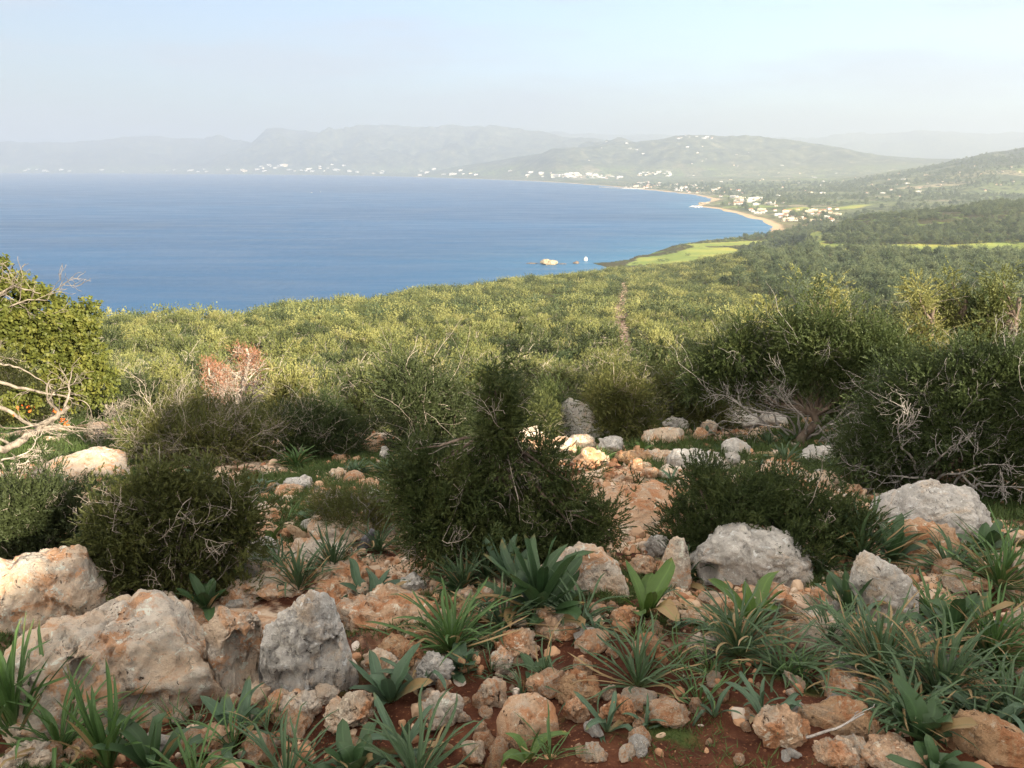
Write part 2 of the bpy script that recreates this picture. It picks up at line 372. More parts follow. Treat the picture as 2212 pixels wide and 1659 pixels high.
def track_d(x, y):
    d2 = np.full(np.shape(x), 1e18)
    for (ax, ay), (bx, by) in zip(TRACK[:-1], TRACK[1:]):
        ex, ey = bx - ax, by - ay; t = np.clip(((x - ax) * ex + (y - ay) * ey) / (ex * ex + ey * ey + 1e-9), 0, 1)
        d2 = np.minimum(d2, (x - ax - t * ex) ** 2 + (y - ay - t * ey) ** 2)
    return np.sqrt(d2)
mt = (g_r > 20) & (g_r < 800)
tr = np.zeros(len(V)); tr[mt] = 1 - sstep(1.5, 3.0, track_d(V[mt, 0], V[mt, 1]))
w_wood = w_wood * (1 - tr)

def ground_material():
    s = SH('ground_earth'); P = s.pos()
    n1 = s.noise(P, 1.3, 6, .6); n2_ = s.noise(P, 9.0, 6, .65); n3 = s.noise(P, 60.0, 4, .6)
    soil = s.ramp(s.math('ADD', s.math('MULTIPLY', n1, .5), s.math('MULTIPLY', n2_, .5)), [(.3, (.030, .011, .007)), (.5, (.062, .023, .013)), (.68, (.15, .064, .034))])
    soil = s.mix(s.fr(n3, .58, .70), soil, (.26, .125, .065))
    soil = s.mix(s.fr(s.noise(P, 2.1, 5, .6), .55, .66), soil, (.055, .075, .022))
    rockc = s.ramp(s.noise(P, 4.5, 7, .7, .5), [(.30, (.20, .11, .065)), (.45, (.47, .31, .20)), (.56, (.58, .47, .36)), (.70, (.50, .33, .21))])
    rockc = s.mix(s.fr(s.noise(P, 26.0, 5, .75), .60, .70), rockc, (.10, .05, .03))
    ey = s.n('SeparateXYZ', {'Vector': P}).outputs[1]
    soil = s.mix(s.math('MULTIPLY', s.fr(s.noise(P, 1.05, 6, .62, .7), .44, .53), s.fr(ey, 3.0, 3.8)), soil, rockc)
    wood = s.ramp(s.noise(P, .45, 6, .65), [(.35, (.022, .024, .011)), (.55, (.055, .052, .022)), (.7, (.13, .09, .05))])
    wood = s.mix(s.fr(s.noise(P, .03, 4), .52, .64), wood, (.10, .15, .03))
    col = s.mix(s.attr('w_wood'), soil, wood)
    vo = s.n('TexVoronoi', {'Vector': P, 'Scale': .0052, 'Randomness': .9}).outputs['Color']
    cell = s.n('SeparateColor', {'Color': vo}).outputs[0]
    far = s.ramp(cell, [(.0, (.08, .105, .045)), (.3, (.12, .15, .055)), (.5, (.075, .09, .045)), (.66, (.18, .23, .06)), (.82, (.13, .13, .07)), (1.0, (.32, .27, .17))])
    far2 = s.ramp(s.noise(P, .012, 6, .7), [(.38, (.05, .065, .032)), (.52, (.125, .14, .06)), (.68, (.27, .24, .15))])
    far = s.mix(s.fr(s.noise(P, .0016, 4, .6), .38, .6), far, far2)
    far = s.mix(s.fr(s.noise(P, .03, 3, .7), .50, .60), far, (.028, .038, .018))
    hz = s.n('SeparateXYZ', {'Vector': P}).outputs[2]
    mtn = s.ramp(s.noise(P, .0075, 8, .78), [(.40, (.022, .030, .022)), (.52, (.07, .08, .045)), (.60, (.13, .13, .08)), (.68, (.26, .22, .15))])
    far = s.mix(s.fr(hz, -60., 40.), far, mtn)
    col = s.mix(s.attr('w_far'), col, far)
    fld = s.ramp(s.noise(P, .012, 3, .5), [(.35, (.14, .19, .045)), (.5, (.24, .265, .065)), (.62, (.31, .29, .06))])
    fld = s.mix(s.fr(s.noise(P, .25, 4, .6), .4, .8), fld, (.2, .24, .06))
    col = s.mix(s.attr('w_field'), col, fld)
    col = s.mix(s.attr('w_beach'), col, (.46, .33, .2))
    b = s.bump(s.math('ADD', n2_, s.math('MULTIPLY', n3, .5)), .6, .03)
    return s.done(col, .95, b, .1)
M_GROUND = ground_material()
me = mesh_np('ground', V, np.concatenate([F.ravel(), tri.ravel()]), np.concatenate([np.full(len(F), 4), np.full(len(tri), 3)]), [M_GROUND], True)
for nm, arr in (('w_wood', w_wood), ('w_field', w_field), ('w_beach', w_beach), ('w_far', w_far)):
    a = me.attributes.new(nm, 'FLOAT', 'POINT'); a.data.foreach_set('value', arr.astype(np.float32))
tag(link('ground', me), kind='structure')

# ------------------------------------------------------------------ sea
def sea_material():
    s = SH('sea_water'); P = s.pos()
    st = s.n('VectorMath', {0: P, 1: (.35, 1.6, 1)}, operation='MULTIPLY').outputs[0]
    rot = s.n('VectorRotate', {'Vector': st, 'Angle': R(-8)}, rotation_type='Z_AXIS').outputs[0]
    big = s.noise(rot, .0016, 5, .6); mid = s.noise(rot, .012, 5, .6)
    deep = s.ramp(s.math('ADD', s.math('MULTIPLY', big, .6), s.math('MULTIPLY', mid, .4)), [(.36, (.003, .044, .115)), (.5, (.005, .058, .15)), (.64, (.009, .078, .185))])
    col = s.mix(s.attr('shallow'), deep, (.03, .21, .33))
    w1 = s.noise(rot, .08, 4, .6); w2 = s.noise(P, .5, 3, .6)
    b = s.bump(s.math('ADD', w1, s.math('MULTIPLY', w2, .25)), .5, 2.0)
    rg = s.n('MapRange', {'Value': mid, 'From Min': .35, 'From Max': .65, 'To Min': .3, 'To Max': .5}).outputs[0]
    return s.done(col, rg, b, .22)
ra = np.geomspace(250, 60000, 150); aa = np.linspace(R(-75), R(75), 200)
sx = (ra[:, None] * np.sin(aa)).ravel(); sy = (ra[:, None] * np.cos(aa)).ravel()
sidx = np.arange(len(sx)).reshape(150, 200)
Fs = np.stack([sidx[:-1, :-1], sidx[1:, :-1], sidx[1:, 1:], sidx[:-1, 1:]], -1).reshape(-1, 4)[:, ::-1]
me = mesh_np('sea', np.stack([sx, sy, np.full_like(sx, SEA)], 1), Fs, 4, [sea_material()], True)
sd = -coast_sd(sx, sy)
a = me.attributes.new('shallow', 'FLOAT', 'POINT'); a.data.foreach_set('value', (np.exp(-np.clip(sd, 0, None) / 150) * .33).astype(np.float32))
tag(link('sea', me), kind='structure')
# ------------------------------------------------------------------ haze: one box of air round everything
def haze_box():
    s = SH('haze_air')
    v = s.n('VolumePrincipled', {'Color': HAZE_COL, 'Density': HAZE_D, 'Anisotropy': 0.35})
    s.t.links.new(v.outputs[0], s.out.inputs['Volume'])
    g = Geo(); g.box(-36000, 36000, -2500, 34500, -215, 1080)
    o = link('haze', g.mesh('haze', [s.m])); tag(o, kind='stuff'); return o
HAZE_COL, HAZE_D = (.53, .60, .70), 1.1e-4
haze_box()
# ------------------------------------------------------------------ foliage, bark and branch tools
def unit(v): return v / (np.linalg.norm(v, axis=-1, keepdims=True) + 1e-12)
def soup(P, U, L, W, rng, shape=((-.5, 0), (.5, 0), (0, 1))):
    """many small flat leaves: P base points, U growth directions, L lengths, W widths"""
    n = len(P); t = np.asarray(shape); m = len(t)
    S = unit(np.cross(U, rng.normal(size=(n, 3))))
    V = P[:, None] + S[:, None] * (t[None, :, :1] * np.reshape(W, (-1, 1, 1))) + U[:, None] * (t[None, :, 1:] * np.reshape(L, (-1, 1, 1)))
    return V.reshape(-1, 3), np.arange(n * m), m
DIAMOND = ((-.5, .4), (0, 0), (.5, .4), (0, 1))
LEAFLET = ((-.22, 0), (.22, 0), (.5, .4), (.38, .85), (0, 1), (-.38, .85), (-.5, .4))
def tube(g, path, r0, r1, sides=5, m=0):
    P = np.asarray(path, float); n = len(P)
    T = np.gradient(P, axis=0); T = unit(T)
    ref = np.array([0, 0, 1.0]) if abs(T[0, 2]) < .9 else np.array([1.0, 0, 0])
    A = unit(np.cross(T, ref)); B = np.cross(T, A)
    r = np.linspace(r0, r1, n)[:, None, None] if np.isscalar(r0) else np.asarray(r0)[:, None, None]
    an = np.linspace(0, 2 * np.pi, sides, endpoint=False)
    V = P[:, None] + r * (np.cos(an)[None, :, None] * A[:, None] + np.sin(an)[None, :, None] * B[:, None])
    i = np.arange(n * sides).reshape(n, sides); j = np.roll(i, -1, 1)
    g.add(V, np.stack([i[:-1], j[:-1], j[1:], i[1:]], -1), 4, m)
def wig(p, d, L, rng, n=6, w=.25, up=0.0):
    """a crooked path"""
    p = np.array(p, float); d = unit(np.array(d, float)); out = [p.copy()]
    for k in range(n):
        d = unit(d + rng.normal(size=3) * w + np.array([0, 0, up])); p = p + d * L / n; out.append(p.copy())
    return np.array(out), d
def grow(g, rng, p, d, L, r, depth, tips, w=.22, up=.05, kids=(3, 5), spread=.75, ratio=.62, m=0, sides=5, rmin=.0015):
    path, dend = wig(p, d, L, rng, 6 if depth > 0 else 4, w, up)
    r1 = max(r * .45, rmin)
    tube(g, path, r, r1, sides if depth > 0 else 3, m)
    if depth == 0:
        tips.append((path[-1], dend)); return
    for c in range(rng.randint(kids[0], kids[1] + 1)):
        t = rng.uniform(.3, 1.0); k = t * (len(path) - 1); i = min(int(k), len(path) - 2)
        q = path[i] + (path[i + 1] - path[i]) * (k - i)
        dl = unit(path[i + 1] - path[i]); side = unit(np.cross(dl, rng.normal(size=3)))
        grow(g, rng, q, dl * (1 - spread * .5) + side * spread, L * ratio * rng.uniform(.7, 1.2), max((r + (r1 - r) * t) * .62, rmin), depth - 1, tips, w, up, kids, spread, ratio, m, sides, rmin)
    grow(g, rng, path[-1], dend, L * ratio, r1, depth - 1, tips, w, up, kids, spread, ratio, m, sides, rmin)

def leaf_mat(name, stops, scale=3.0, transl=.28, rough=.55, hue=0.5):
    s = SH(name); P = s.obj()
    f = s.math('ADD', s.math('MULTIPLY', s.noise(P, scale, 4, .65), 1 - .45 * hue), s.math('MULTIPLY', s.math('SUBTRACT', s.rand(), .2), .45 * hue))
    return s.done(s.ramp(f, stops), rough, None, .25, transl)
def bark_mat(name, c0, c1, scale=14.0):
    s = SH(name); P = s.obj()
    st = s.n('VectorMath', {0: P, 1: (1, 1, .3)}, operation='MULTIPLY').outputs[0]
    n = s.noise(st, scale, 5, .7)
    return s.done(s.ramp(n, [(.35, c0), (.62, c1)]), .9, s.bump(n, .8, .02), .1)
M_JUN = leaf_mat('juniper_foliage', [(.24, (.045, .060, .022)), (.42, (.115, .132, .042)), (.62, (.215, .218, .072)), (.82, (.28, .235, .11))], 2.2, .16, hue=1.15)  # sunlit tone of the foliage; its shaded copies follow
M_JUN_DK = leaf_mat('juniper_foliage_deep_shade', [(.28, (.030, .048, .018)), (.5, (.058, .082, .026)), (.75, (.11, .125, .04))], 5.0)  # darker copy: deep green with the shade on shaded junipers put into the colour
M_JUN_SHADE = leaf_mat('juniper_foliage_olive_shade', [(.28, (.055, .066, .022)), (.5, (.10, .112, .033)), (.75, (.17, .165, .055))], 4.0)  # olive copy for bushes standing in shade, darkened in the colour
M_PINE = leaf_mat('pine_foliage', [(.28, (.055, .082, .042)), (.5, (.115, .145, .070)), (.72, (.20, .215, .105))], 1.2)
M_OLIVE = leaf_mat('broadleaf_foliage', [(.3, (.045, .07, .03)), (.55, (.085, .115, .05)), (.75, (.13, .15, .07))], 1.2)
M_CAROB = leaf_mat('carob_leaves', [(.28, (.04, .055, .014)), (.48, (.10, .118, .024)), (.68, (.20, .195, .042)), (.8, (.25, .20, .05))], 6.0, .25, .55)
M_RUST = leaf_mat('dead_needles', [(.3, (.28, .13, .08)), (.6, (.42, .21, .13)), (.8, (.46, .29, .19))], 4.0)
M_REDLEAF = leaf_mat('red_leaves', [(.3, (.55, .09, .02)), (.6, (.75, .16, .03)), (.8, (.8, .25, .05))], 20.0)
M_BARK = bark_mat('juniper_bark', (.075, .055, .042), (.19, .15, .12))
M_TWIG = bark_mat('pale_dead_wood', (.26, .22, .18), (.50, .44, .37), 25)
M_TWIGG = bark_mat('grey_dead_wood', (.20, .185, .17), (.42, .39, .36), 25)
M_CBARK = bark_mat('carob_bark', (.10, .085, .07), (.30, .26, .21), 18)

def lobes_points(lobes, n, rng, shell=(.72, 1.05), clump=3.5, floor=0.0, bias=.15):
    lb = np.asarray(lobes, float); c, r = lb[:, :3], lb[:, 3:6]
    wgt = (r[:, 0] * r[:, 1] * r[:, 2]) ** .6; wgt /= wgt.sum()
    k = rng.choice(len(lb), int(n * 1.9), p=wgt)
    d = unit(rng.normal(size=(len(k), 3)) + [0, 0, bias])
    rho = rng.uniform(*shell, len(k))
    p = c[k] + d * r[k] * rho[:, None]
    nz = fbm(p * clump / max(r.mean(), .05) + 31.0, 3)
    p = c[k] + d * r[k] * (rho * (1 + .38 * nz))[:, None]
    keep = (p[:, 2] > floor) & (nz > -.30)
    for i in range(len(lb)):                       # drop what lies deep inside another lobe
        q = np.linalg.norm((p - c[i]) / r[i], axis=1); keep &= (q > .62) | (k == i)
    p, d = p[keep][:n], (d / r[k].clip(.01) * r[k].mean())[keep][:n]
    return p, unit(d)
def juniper_crown(lobes, n, rng, spray=.09, K=9, leaf=(.03, .008), up=.55, clump=3.5, floor=0.0, mat=None, name='crown', shape=None, shell=(.72, 1.05), tuft=12):
    per = tuft; cn = max(n // per, 12)
    c, d = lobes_points(lobes, cn, rng, shell, clump, floor)
    c = c + unit(d * .6 + np.array([0, 0, .7]) + rng.normal(size=c.shape) * .3) * (spray * 2.2 * rng.exponential(.6, len(c)) * (rng.uniform(size=len(c)) < (.28 if spray < .2 else 0)))[:, None]
    cax = unit(d * .8 + np.array([0, 0, up]) + rng.normal(size=c.shape) * .3); cn = len(c)
    rt = spray * 1.25 * rng.uniform(.6, 1.5, cn)
    o = unit(rng.normal(size=(cn, per, 3)) + cax[:, None] * .5) * (rng.uniform(.25, 1, (cn, per, 1)) * rt[:, None, None])
    o = o + cax[:, None] * (np.sum(o * cax[:, None], 2, keepdims=True) * .7)          # tufts longer along their growth
    p = (c[:, None] + o).reshape(-1, 3)
    ax = unit(unit(o) * .55 + cax[:, None] * .9 + rng.normal(size=o.shape) * .2).reshape(-1, 3)
    ok = p[:, 2] > floor; p, ax = p[ok], ax[ok]
    n = len(p); t = (np.arange(K) + .5) / K
    ls = spray * rng.uniform(.6, 1.3, n)
    P = p[:, None] + ax[:, None] * (t[None, :, None] * ls[:, None, None])
    side = unit(rng.normal(size=(n, K, 3)))
    U = unit(ax[:, None] * .8 + side * .85 * (1.15 - t)[None, :, None])
    L = leaf[0] * rng.uniform(.6, 1.4, (n, K)) * (1.2 - .6 * t)[None]
    W = leaf[1] * rng.uniform(.7, 1.3, (n, K))
    V, F, k = soup(P.reshape(-1, 3), U.reshape(-1, 3), L.ravel(), W.ravel(), rng, shape or ((-.5, 0), (.5, 0), (0, 1)))
    return mesh_np(name, V, F, k, [mat or M_JUN]), p, ax
def limbs(g, rng, base, targets, r=.03, m=0, sag=.1, rt=.004, sides=5):
    for q in targets:
        q = np.asarray(q); b = np.asarray(base, float); n = 7
        t = np.linspace(0, 1, n)[:, None]; L = np.linalg.norm(q - b)
        mid = (b + q) / 2 + np.array([0, 0, -sag * L]) + rng.normal(size=3) * .08 * L
        path = (1 - t) ** 2 * b + 2 * t * (1 - t) * mid + t ** 2 * q
        path[1:-1] += rng.normal(size=(n - 2, 3)) * .02 * L
        tube(g, path, r, rt, sides, m)
def dead_twigs(g, rng, pts, dirs, count, L, r, m=0, depth=1, kids=(2, 4), spread=.8, root=None):
    tips = []
    for i in rng.choice(len(pts), min(count, len(pts)), replace=False):
        if root is not None: limbs(g, rng, root, [pts[i] - dirs[i] * L * .43], r * 1.2, m, .06, r * .9, 3)
        grow(g, rng, pts[i] - dirs[i] * L * .45, dirs[i] + rng.normal(size=3) * .35, L * rng.uniform(.6, 1.3), r, depth, tips, .2, .03, kids, spread, .55, m, 4, r * .3)

# ------------------------------------------------------------------ middle-distance juniper and pine kinds
def mid_juniper(seed, h, w, plumes, n, leaf, K, flat=False, twigs=26, mat=None, up=.18):
    rng = np.random.RandomState(seed); lobes = []
    lobes.append((0, 0, h * .36, w * .5, w * .5, h * .36))
    for i in range(plumes):
        a = rng.uniform(0, 6.28); q = w * .5 * math.sqrt(rng.uniform(.02, .9)); ph = h * rng.uniform(.42, 1.0) * (1 - .38 * q / (w * .5))
        rr = w * rng.uniform(.10, .2)
        lobes.append((q * math.cos(a), q * math.sin(a), ph - h * .24, rr, rr, h * rng.uniform(.2, .34)))
    if flat:
        lobes = [(x, y, z * .72, a * 1.15, b * 1.15, c * .6) for x, y, z, a, b, c in lobes]
    crown, p, d = juniper_crown(lobes, n, rng, leaf * 2.2, K, (leaf, leaf * .72), up, 3.0, .05, mat or M_JUN, 'crown')
    g = Geo(); limbs(g, rng, (0, 0, -.4), [np.array(l[:3]) + [0, 0, l[5] * .5] for l in lobes[1:7]], h * .022, 0, .05, .006, 4)
    if twigs:
        up = p[:, 2] > h * .3
        dead_twigs(g, rng, p[up], d[up], twigs, h * .26, h * .0048, 1, 1, (2, 3), .8, (0, 0, -.35))
    return crown, g.mesh('trunk', [M_BARK, M_TWIG], True)
def pine(seed, h, w, n, leaf):
    rng = np.random.RandomState(seed); lobes = []
    for i in range(9):
        z = h * (.32 + .62 * i / 8.); q = w * .5 * (1 - .75 * (i / 8.) ** 1.4) * rng.uniform(.3, .75); a = rng.uniform(0, 6.28)
        rr = w * .30 * (1 - .5 * i / 8.)
        lobes.append((q * math.cos(a), q * math.sin(a), z, rr, rr, h * .085))
    crown, p, d = juniper_crown(lobes, n, rng, leaf * 1.6, 4, (leaf, leaf * .5), .35, 2.5, .1, M_PINE, 'crown')
    g = Geo(); tube(g, [(0, 0, -.5), (w * .03, 0, h * .4), (0, w * .02, h * .9)], h * .025, h * .006, 5, 0)
    limbs(g, rng, (0, 0, h * .35), [l[:3] for l in lobes[:5]], h * .008, 0, .0, .01, 3)
    return crown, g.mesh('trunk', [M_BARK], True)
MIDA = [mid_juniper(100 + i, h, w, pl, 4200, .075, 5, fl, 30) for i, (h, w, pl, fl) in enumerate(
    [(2.6, 2.4, 9, False), (2.2, 2.7, 11, True), (3.0, 2.2, 8, False), (2.0, 2.2, 8, False), (2.5, 2.9, 12, True)])]
MIDD = [mid_juniper(150 + i, h, w, 7, 2200, .09, 5, True, 4, M_OLIVE) for i, (h, w) in enumerate([(1.9, 2.4), (2.4, 2.8)])]
MIDB = [mid_juniper(140 + i, h, w, pl, 1000, .16, 4, fl, 12) for i, (h, w, pl, fl) in enumerate(
    [(2.8, 2.6, 8, False), (2.4, 3.0, 10, True), (3.1, 2.3, 7, False)])]
FARA = [mid_juniper(160 + i, h, w, pl, 260, .42, 2, fl, 0) for i, (h, w, pl, fl) in enumerate([(3.2, 3.4, 7, False), (2.8, 3.8, 8, True)])]
PINES = [pine(180 + i, h, w, 620, .55) for i, (h, w) in enumerate([(8.0, 6.6), (6.4, 6.2), (9.0, 6.8)])]
BUSHF = [mid_juniper(190, 3.2, 4.6, 8, 170, .5, 2, True, 0, M_OLIVE)]
def joined(name, crown, trunk):
    """one mesh of crown and trunk for the woodland that reads as a mass"""
    V = []; F = []; K = []; M = []; mats = []; off = 0
    for me in (crown, trunk):
        v = np.empty(len(me.vertices) * 3, np.float32); me.vertices.foreach_get('co', v)
        f = np.empty(len(me.loops), np.int32); me.loops.foreach_get('vertex_index', f)
        k = np.empty(len(me.polygons), np.int32); me.polygons.foreach_get('loop_total', k)
        mi = np.empty(len(me.polygons), np.int32); me.polygons.foreach_get('material_index', mi)
        V.append(v.reshape(-1, 3)); F.append(f + off); K.append(k); M.append(mi + len(mats)); off += len(v) // 3; mats += list(me.materials)
    return mesh_np(name, np.concatenate(V), np.concatenate(F), np.concatenate(K), mats, False, np.concatenate(M))
def scatter(name, protos, P, idx, rot, scl):
    """woodland as one object of instances on points"""
    me = bpy.data.meshes.new(name); me.vertices.add(len(P)); me.vertices.foreach_set('co', np.asarray(P, np.float32).ravel())
    for nm, ty, arr in (('idx', 'INT', idx), ('rz', 'FLOAT', rot), ('scl', 'FLOAT', scl)):
        a = me.attributes.new(nm, ty, 'POINT'); a.data.foreach_set('value', np.asarray(arr, np.int32 if ty == 'INT' else np.float32))
    o = link(name, me); ng = bpy.data.node_groups.new(name, 'GeometryNodeTree')
    ng.interface.new_socket('Geometry', in_out='INPUT', socket_type='NodeSocketGeometry'); ng.interface.new_socket('Geometry', in_out='OUTPUT', socket_type='NodeSocketGeometry')
    N = ng.nodes.new; gi, go, ip, jn, cb = N('NodeGroupInput'), N('NodeGroupOutput'), N('GeometryNodeInstanceOnPoints'), N('GeometryNodeJoinGeometry'), N('ShaderNodeCombineXYZ')
    for pr in reversed(protos):
        oi = N('GeometryNodeObjectInfo'); oi.inputs['As Instance'].default_value = True; oi.inputs['Object'].default_value = pr
        ng.links.new(oi.outputs['Geometry'], jn.inputs[0])
    def at(nm, ty):
        a = N('GeometryNodeInputNamedAttribute'); a.data_type = ty; a.inputs['Name'].default_value = nm
        return [s for s in a.outputs if s.enabled and s.name == 'Attribute'][0]
    ng.links.new(gi.outputs[0], ip.inputs['Points']); ng.links.new(jn.outputs[0], ip.inputs['Instance'])
    ip.inputs['Pick Instance'].default_value = True
    ng.links.new(at('idx', 'INT'), ip.inputs['Instance Index'])
    ng.links.new(at('rz', 'FLOAT'), cb.inputs[2]); ng.links.new(cb.outputs[0], ip.inputs['Rotation'])
    ng.links.new(at('scl', 'FLOAT'), ip.inputs['Scale']); ng.links.new(ip.outputs[0], go.inputs[0])
    md = o.modifiers.new('woodland', 'NODES'); md.node_group = ng
    return tag(o, kind='stuff')
def proto_obj(name, me): return bpy.data.objects.new(name, me)       # source mesh only, stands nowhere itself

# ------------------------------------------------------------------ where the woodland stands
wr = np.random.RandomState(21)
def sector(n, r0, r1, half=R(40)):
    r = np.sqrt(wr.uniform(r0 * r0, r1 * r1, n)); a = wr.uniform(-half, half, n)
    return r * np.sin(a), r * np.cos(a), r, a
def spaced(x, y, d, r_order):
    """thin a random set so that neighbours stay apart"""
    cell = {}; keep = []
    for i in r_order:
        k = (int(x[i] // d), int(y[i] // d)); ok = True
        for ux in (-1, 0, 1):
            for uy in (-1, 0, 1):
                for j in cell.get((k[0] + ux, k[1] + uy), ()):
                    if (x[i] - x[j]) ** 2 + (y[i] - y[j]) ** 2 < d * d: ok = False; break
                if not ok: break
            if not ok: break
        if ok: cell.setdefault(k, []).append(i); keep.append(i)
    return np.array(keep)
def open_ground(x, y):
    """field, beach, track: no trees there"""
    m = in_poly(x, y, FPOLY[0][0]) * False
    for poly, k in FPOLY: m |= in_poly(x, y, poly)
    return m | (track_d(x, y) < 2.7)
# near woodland: single trees
bx, by, br, ba = sector(5200, 16, 64, R(37))
o_ = np.argsort(br); kp = spaced(bx, by, 1.12, o_); bx, by, br, ba = bx[kp], by[kp], br[kp], ba[kp]
bare = (track_d(bx, by) < 1.9) | ((br < 24) & (np.abs(ba - az_of(1440, 900)) < R(5)) & (br < 17))
bx, by, br, ba = [v[~bare] for v in (bx, by, br, ba)]
bz = gq(bx, by)
n_one = 285
groups = {}
for i in range(min(n_one, len(bx))):
    k = wr.randint(len(MIDA)); crown, trunk = MIDA[k]
    kind = ['tall bushy', 'low spreading', 'narrow pointed', 'small rounded', 'broad flat-topped'][k]
    side = 'left of the bushy dark juniper' if ba[i] < az_of(1000) else ('behind the bushy dark juniper' if ba[i] < az_of(1420) else 'behind the wind-bent trees')
    lab = f'{kind} sunlit yellow-green juniper in the wood {side}'
    t = empty('juniper_tree', (bx[i], by[i], bz[i] - .12), lab, 'tree', 'sunlit junipers of the near wood', wr.uniform(0, 6.28))
    s = wr.uniform(.75, 1.2) * float(np.interp(br[i], [16, 24, 40, 64], [.48, .58, .78, 1.0])); t.scale = (s * wr.uniform(.9, 1.1), s, s * wr.uniform(.9, 1.1))
    link('crown', crown, t); link('trunk', trunk, t)
# the woodland beyond, as one mass
def wood_band(n, r0, r1, d):
    x, y, r, a = sector(n, r0, r1); o = np.argsort(r); k = spaced(x, y, d, o); x, y, r, a = x[k], y[k], r[k], a[k]
    z = gq(x, y); ok = (z > SEA + 2.5) & ~open_ground(x, y)
    return x[ok], y[ok], z[ok], r[ok], a[ok]
mb_x, mb_y, mb_z, mb_r, mb_a = wood_band(16000, 62, 230, 3.3)
x0, y0, z0 = bx[n_one:], by[n_one:], bz[n_one:]
protosA = [proto_obj('juniper_source', joined('juniper_source', *c)) for c in MIDA + MIDB + MIDD]
xs = np.concatenate([x0, mb_x]); ys = np.concatenate([y0, mb_y]); zs = np.concatenate([z0, mb_z])
rs = np.hypot(xs, ys); n = len(xs)
ix = np.where(rs < 85, wr.randint(0, 5, n), 5 + wr.randint(0, 3, n)); ix = np.where(wr.uniform(size=n) < .13, 8 + wr.randint(0, 2, n), ix)
gap = n2(xs, ys, 26, 3, 3.3) > -.55
scatter('juniper_woodland', protosA, np.stack([xs, ys, zs - .1], 1)[gap], ix[gap], wr.uniform(0, 6.28, n)[gap], ((.8 + .95 * wr.uniform(0, 1, n) ** 1.4) * np.interp(rs, [16, 24, 40, 70, 110], [.45, .52, .66, .85, 1.0]))[gap])
fx, fy, fz, fr_, fa_ = wood_band(50000, 230, 900, 4.8)
gap = n2(fx, fy, 55, 3, 7.7) > -.42
fx, fy, fz, fr_, fa_ = [v[gap] for v in (fx, fy, fz, fr_, fa_)]
pinez = sstep(az_of(1560), az_of(1800), fa_ + .05 * n2(fx, fy, 90, 2)) * sstep(260, 400, fr_)
isp = wr.uniform(size=len(fx)) < pinez * .42
keep_ = isp | (wr.uniform(size=len(fx)) > pinez * .5)
fx, fy, fz, fr_, fa_, isp = [v[keep_] for v in (fx, fy, fz, fr_, fa_, isp)]
prot = [proto_obj('far_tree_source', joined('far_tree_source', *c)) for c in FARA + PINES + BUSHF]
ix = np.where(isp, 2 + wr.randint(0, 3, len(fx)), np.where(wr.uniform(size=len(fx)) < .14, 5, wr.randint(0, 2, len(fx))))
scatter('far_woodland', prot, np.stack([fx, fy, fz - .15], 1), ix, wr.uniform(0, 6.28, len(fx)), (.75 + .95 * wr.uniform(0, 1, len(fx)) ** 1.4))
gx_, gy_, gz_, gr_, ga_ = wood_band(60000, 900, 2300, 5.0)
gap = (n2(gx_, gy_, 90, 3, 1.7) > -.3) & (gz_ > SEA + 4)
gx_, gy_, gz_, gr_, ga_ = [v[gap] for v in (gx_, gy_, gz_, gr_, ga_)]
isp = (ga_ > az_of(1600)) & (wr.uniform(size=len(gx_)) < .5)
ix = np.where(isp, 2 + wr.randint(0, 3, len(gx_)), np.where(wr.uniform(size=len(gx_)) < .5, 5, wr.randint(0, 2, len(gx_))))
scatter('hill_woodland', prot, np.stack([gx_, gy_, gz_ - .2], 1), ix, wr.uniform(0, 6.28, len(gx_)), wr.uniform(.7, 1.35, len(gx_)) * np.where(ga_ > az_of(1560), 1.0, .8))
px_, py_, pz_, pr_, pa_ = wood_band(60000, 2300, 6500, 13.0)
gap = (n2(px_, py_, 260, 4, 5.7) > -.05) & (pz_ > SEA + 4)
px_, py_, pz_ = [v[gap] for v in (px_, py_, pz_)]
scatter('plain_trees', prot, np.stack([px_, py_, pz_ - .2], 1), np.where(wr.uniform(size=len(px_)) < .7, 5, wr.randint(2, 5, len(px_))), wr.uniform(0, 6.28, len(px_)), wr.uniform(1.1, 2.6, len(px_)))
# lone trees in the fields by the shore and on the meadow
for X, Y, s, lab in ((1487, 552, 1.5, 'round dark bush alone in the yellow-green field by the bay'), (1424, 564, 1.5, 'left bush of the dark pair in the yellow-green field'), (1436, 565, 1.7, 'right bush of the dark pair in the yellow-green field'),
                     (1372, 571, 1.2, 'small dark bush at the seaward corner of the field'), (1770, 535, 1.5, 'dark round tree at the near end of the green meadow'), (1830, 534, 1.4, 'dark round tree in the middle of the green meadow'),
                     (1890, 541, 1.8, 'wide dark tree at the lower edge of the green meadow'), (1960, 534, 1.6, 'grey-green tree standing in the right part of the meadow'), (2040, 537, 1.9, 'broad tree low on the right of the meadow'), (2120, 533, 1.7, 'dark tree near the right end of the meadow'), (2185, 541, 2.2, 'large dark tree at the far right of the meadow')):
    p = hit(X, Y); t = empty('field_tree', (p[0], p[1], gz(p[0], p[1]) - .2), lab, 'tree', 'lone trees of the fields', wr.uniform(0, 6)); t.scale = (s, s, s)
    link('crown', BUSHF[0][0], t); link('trunk', BUSHF[0][1], t)
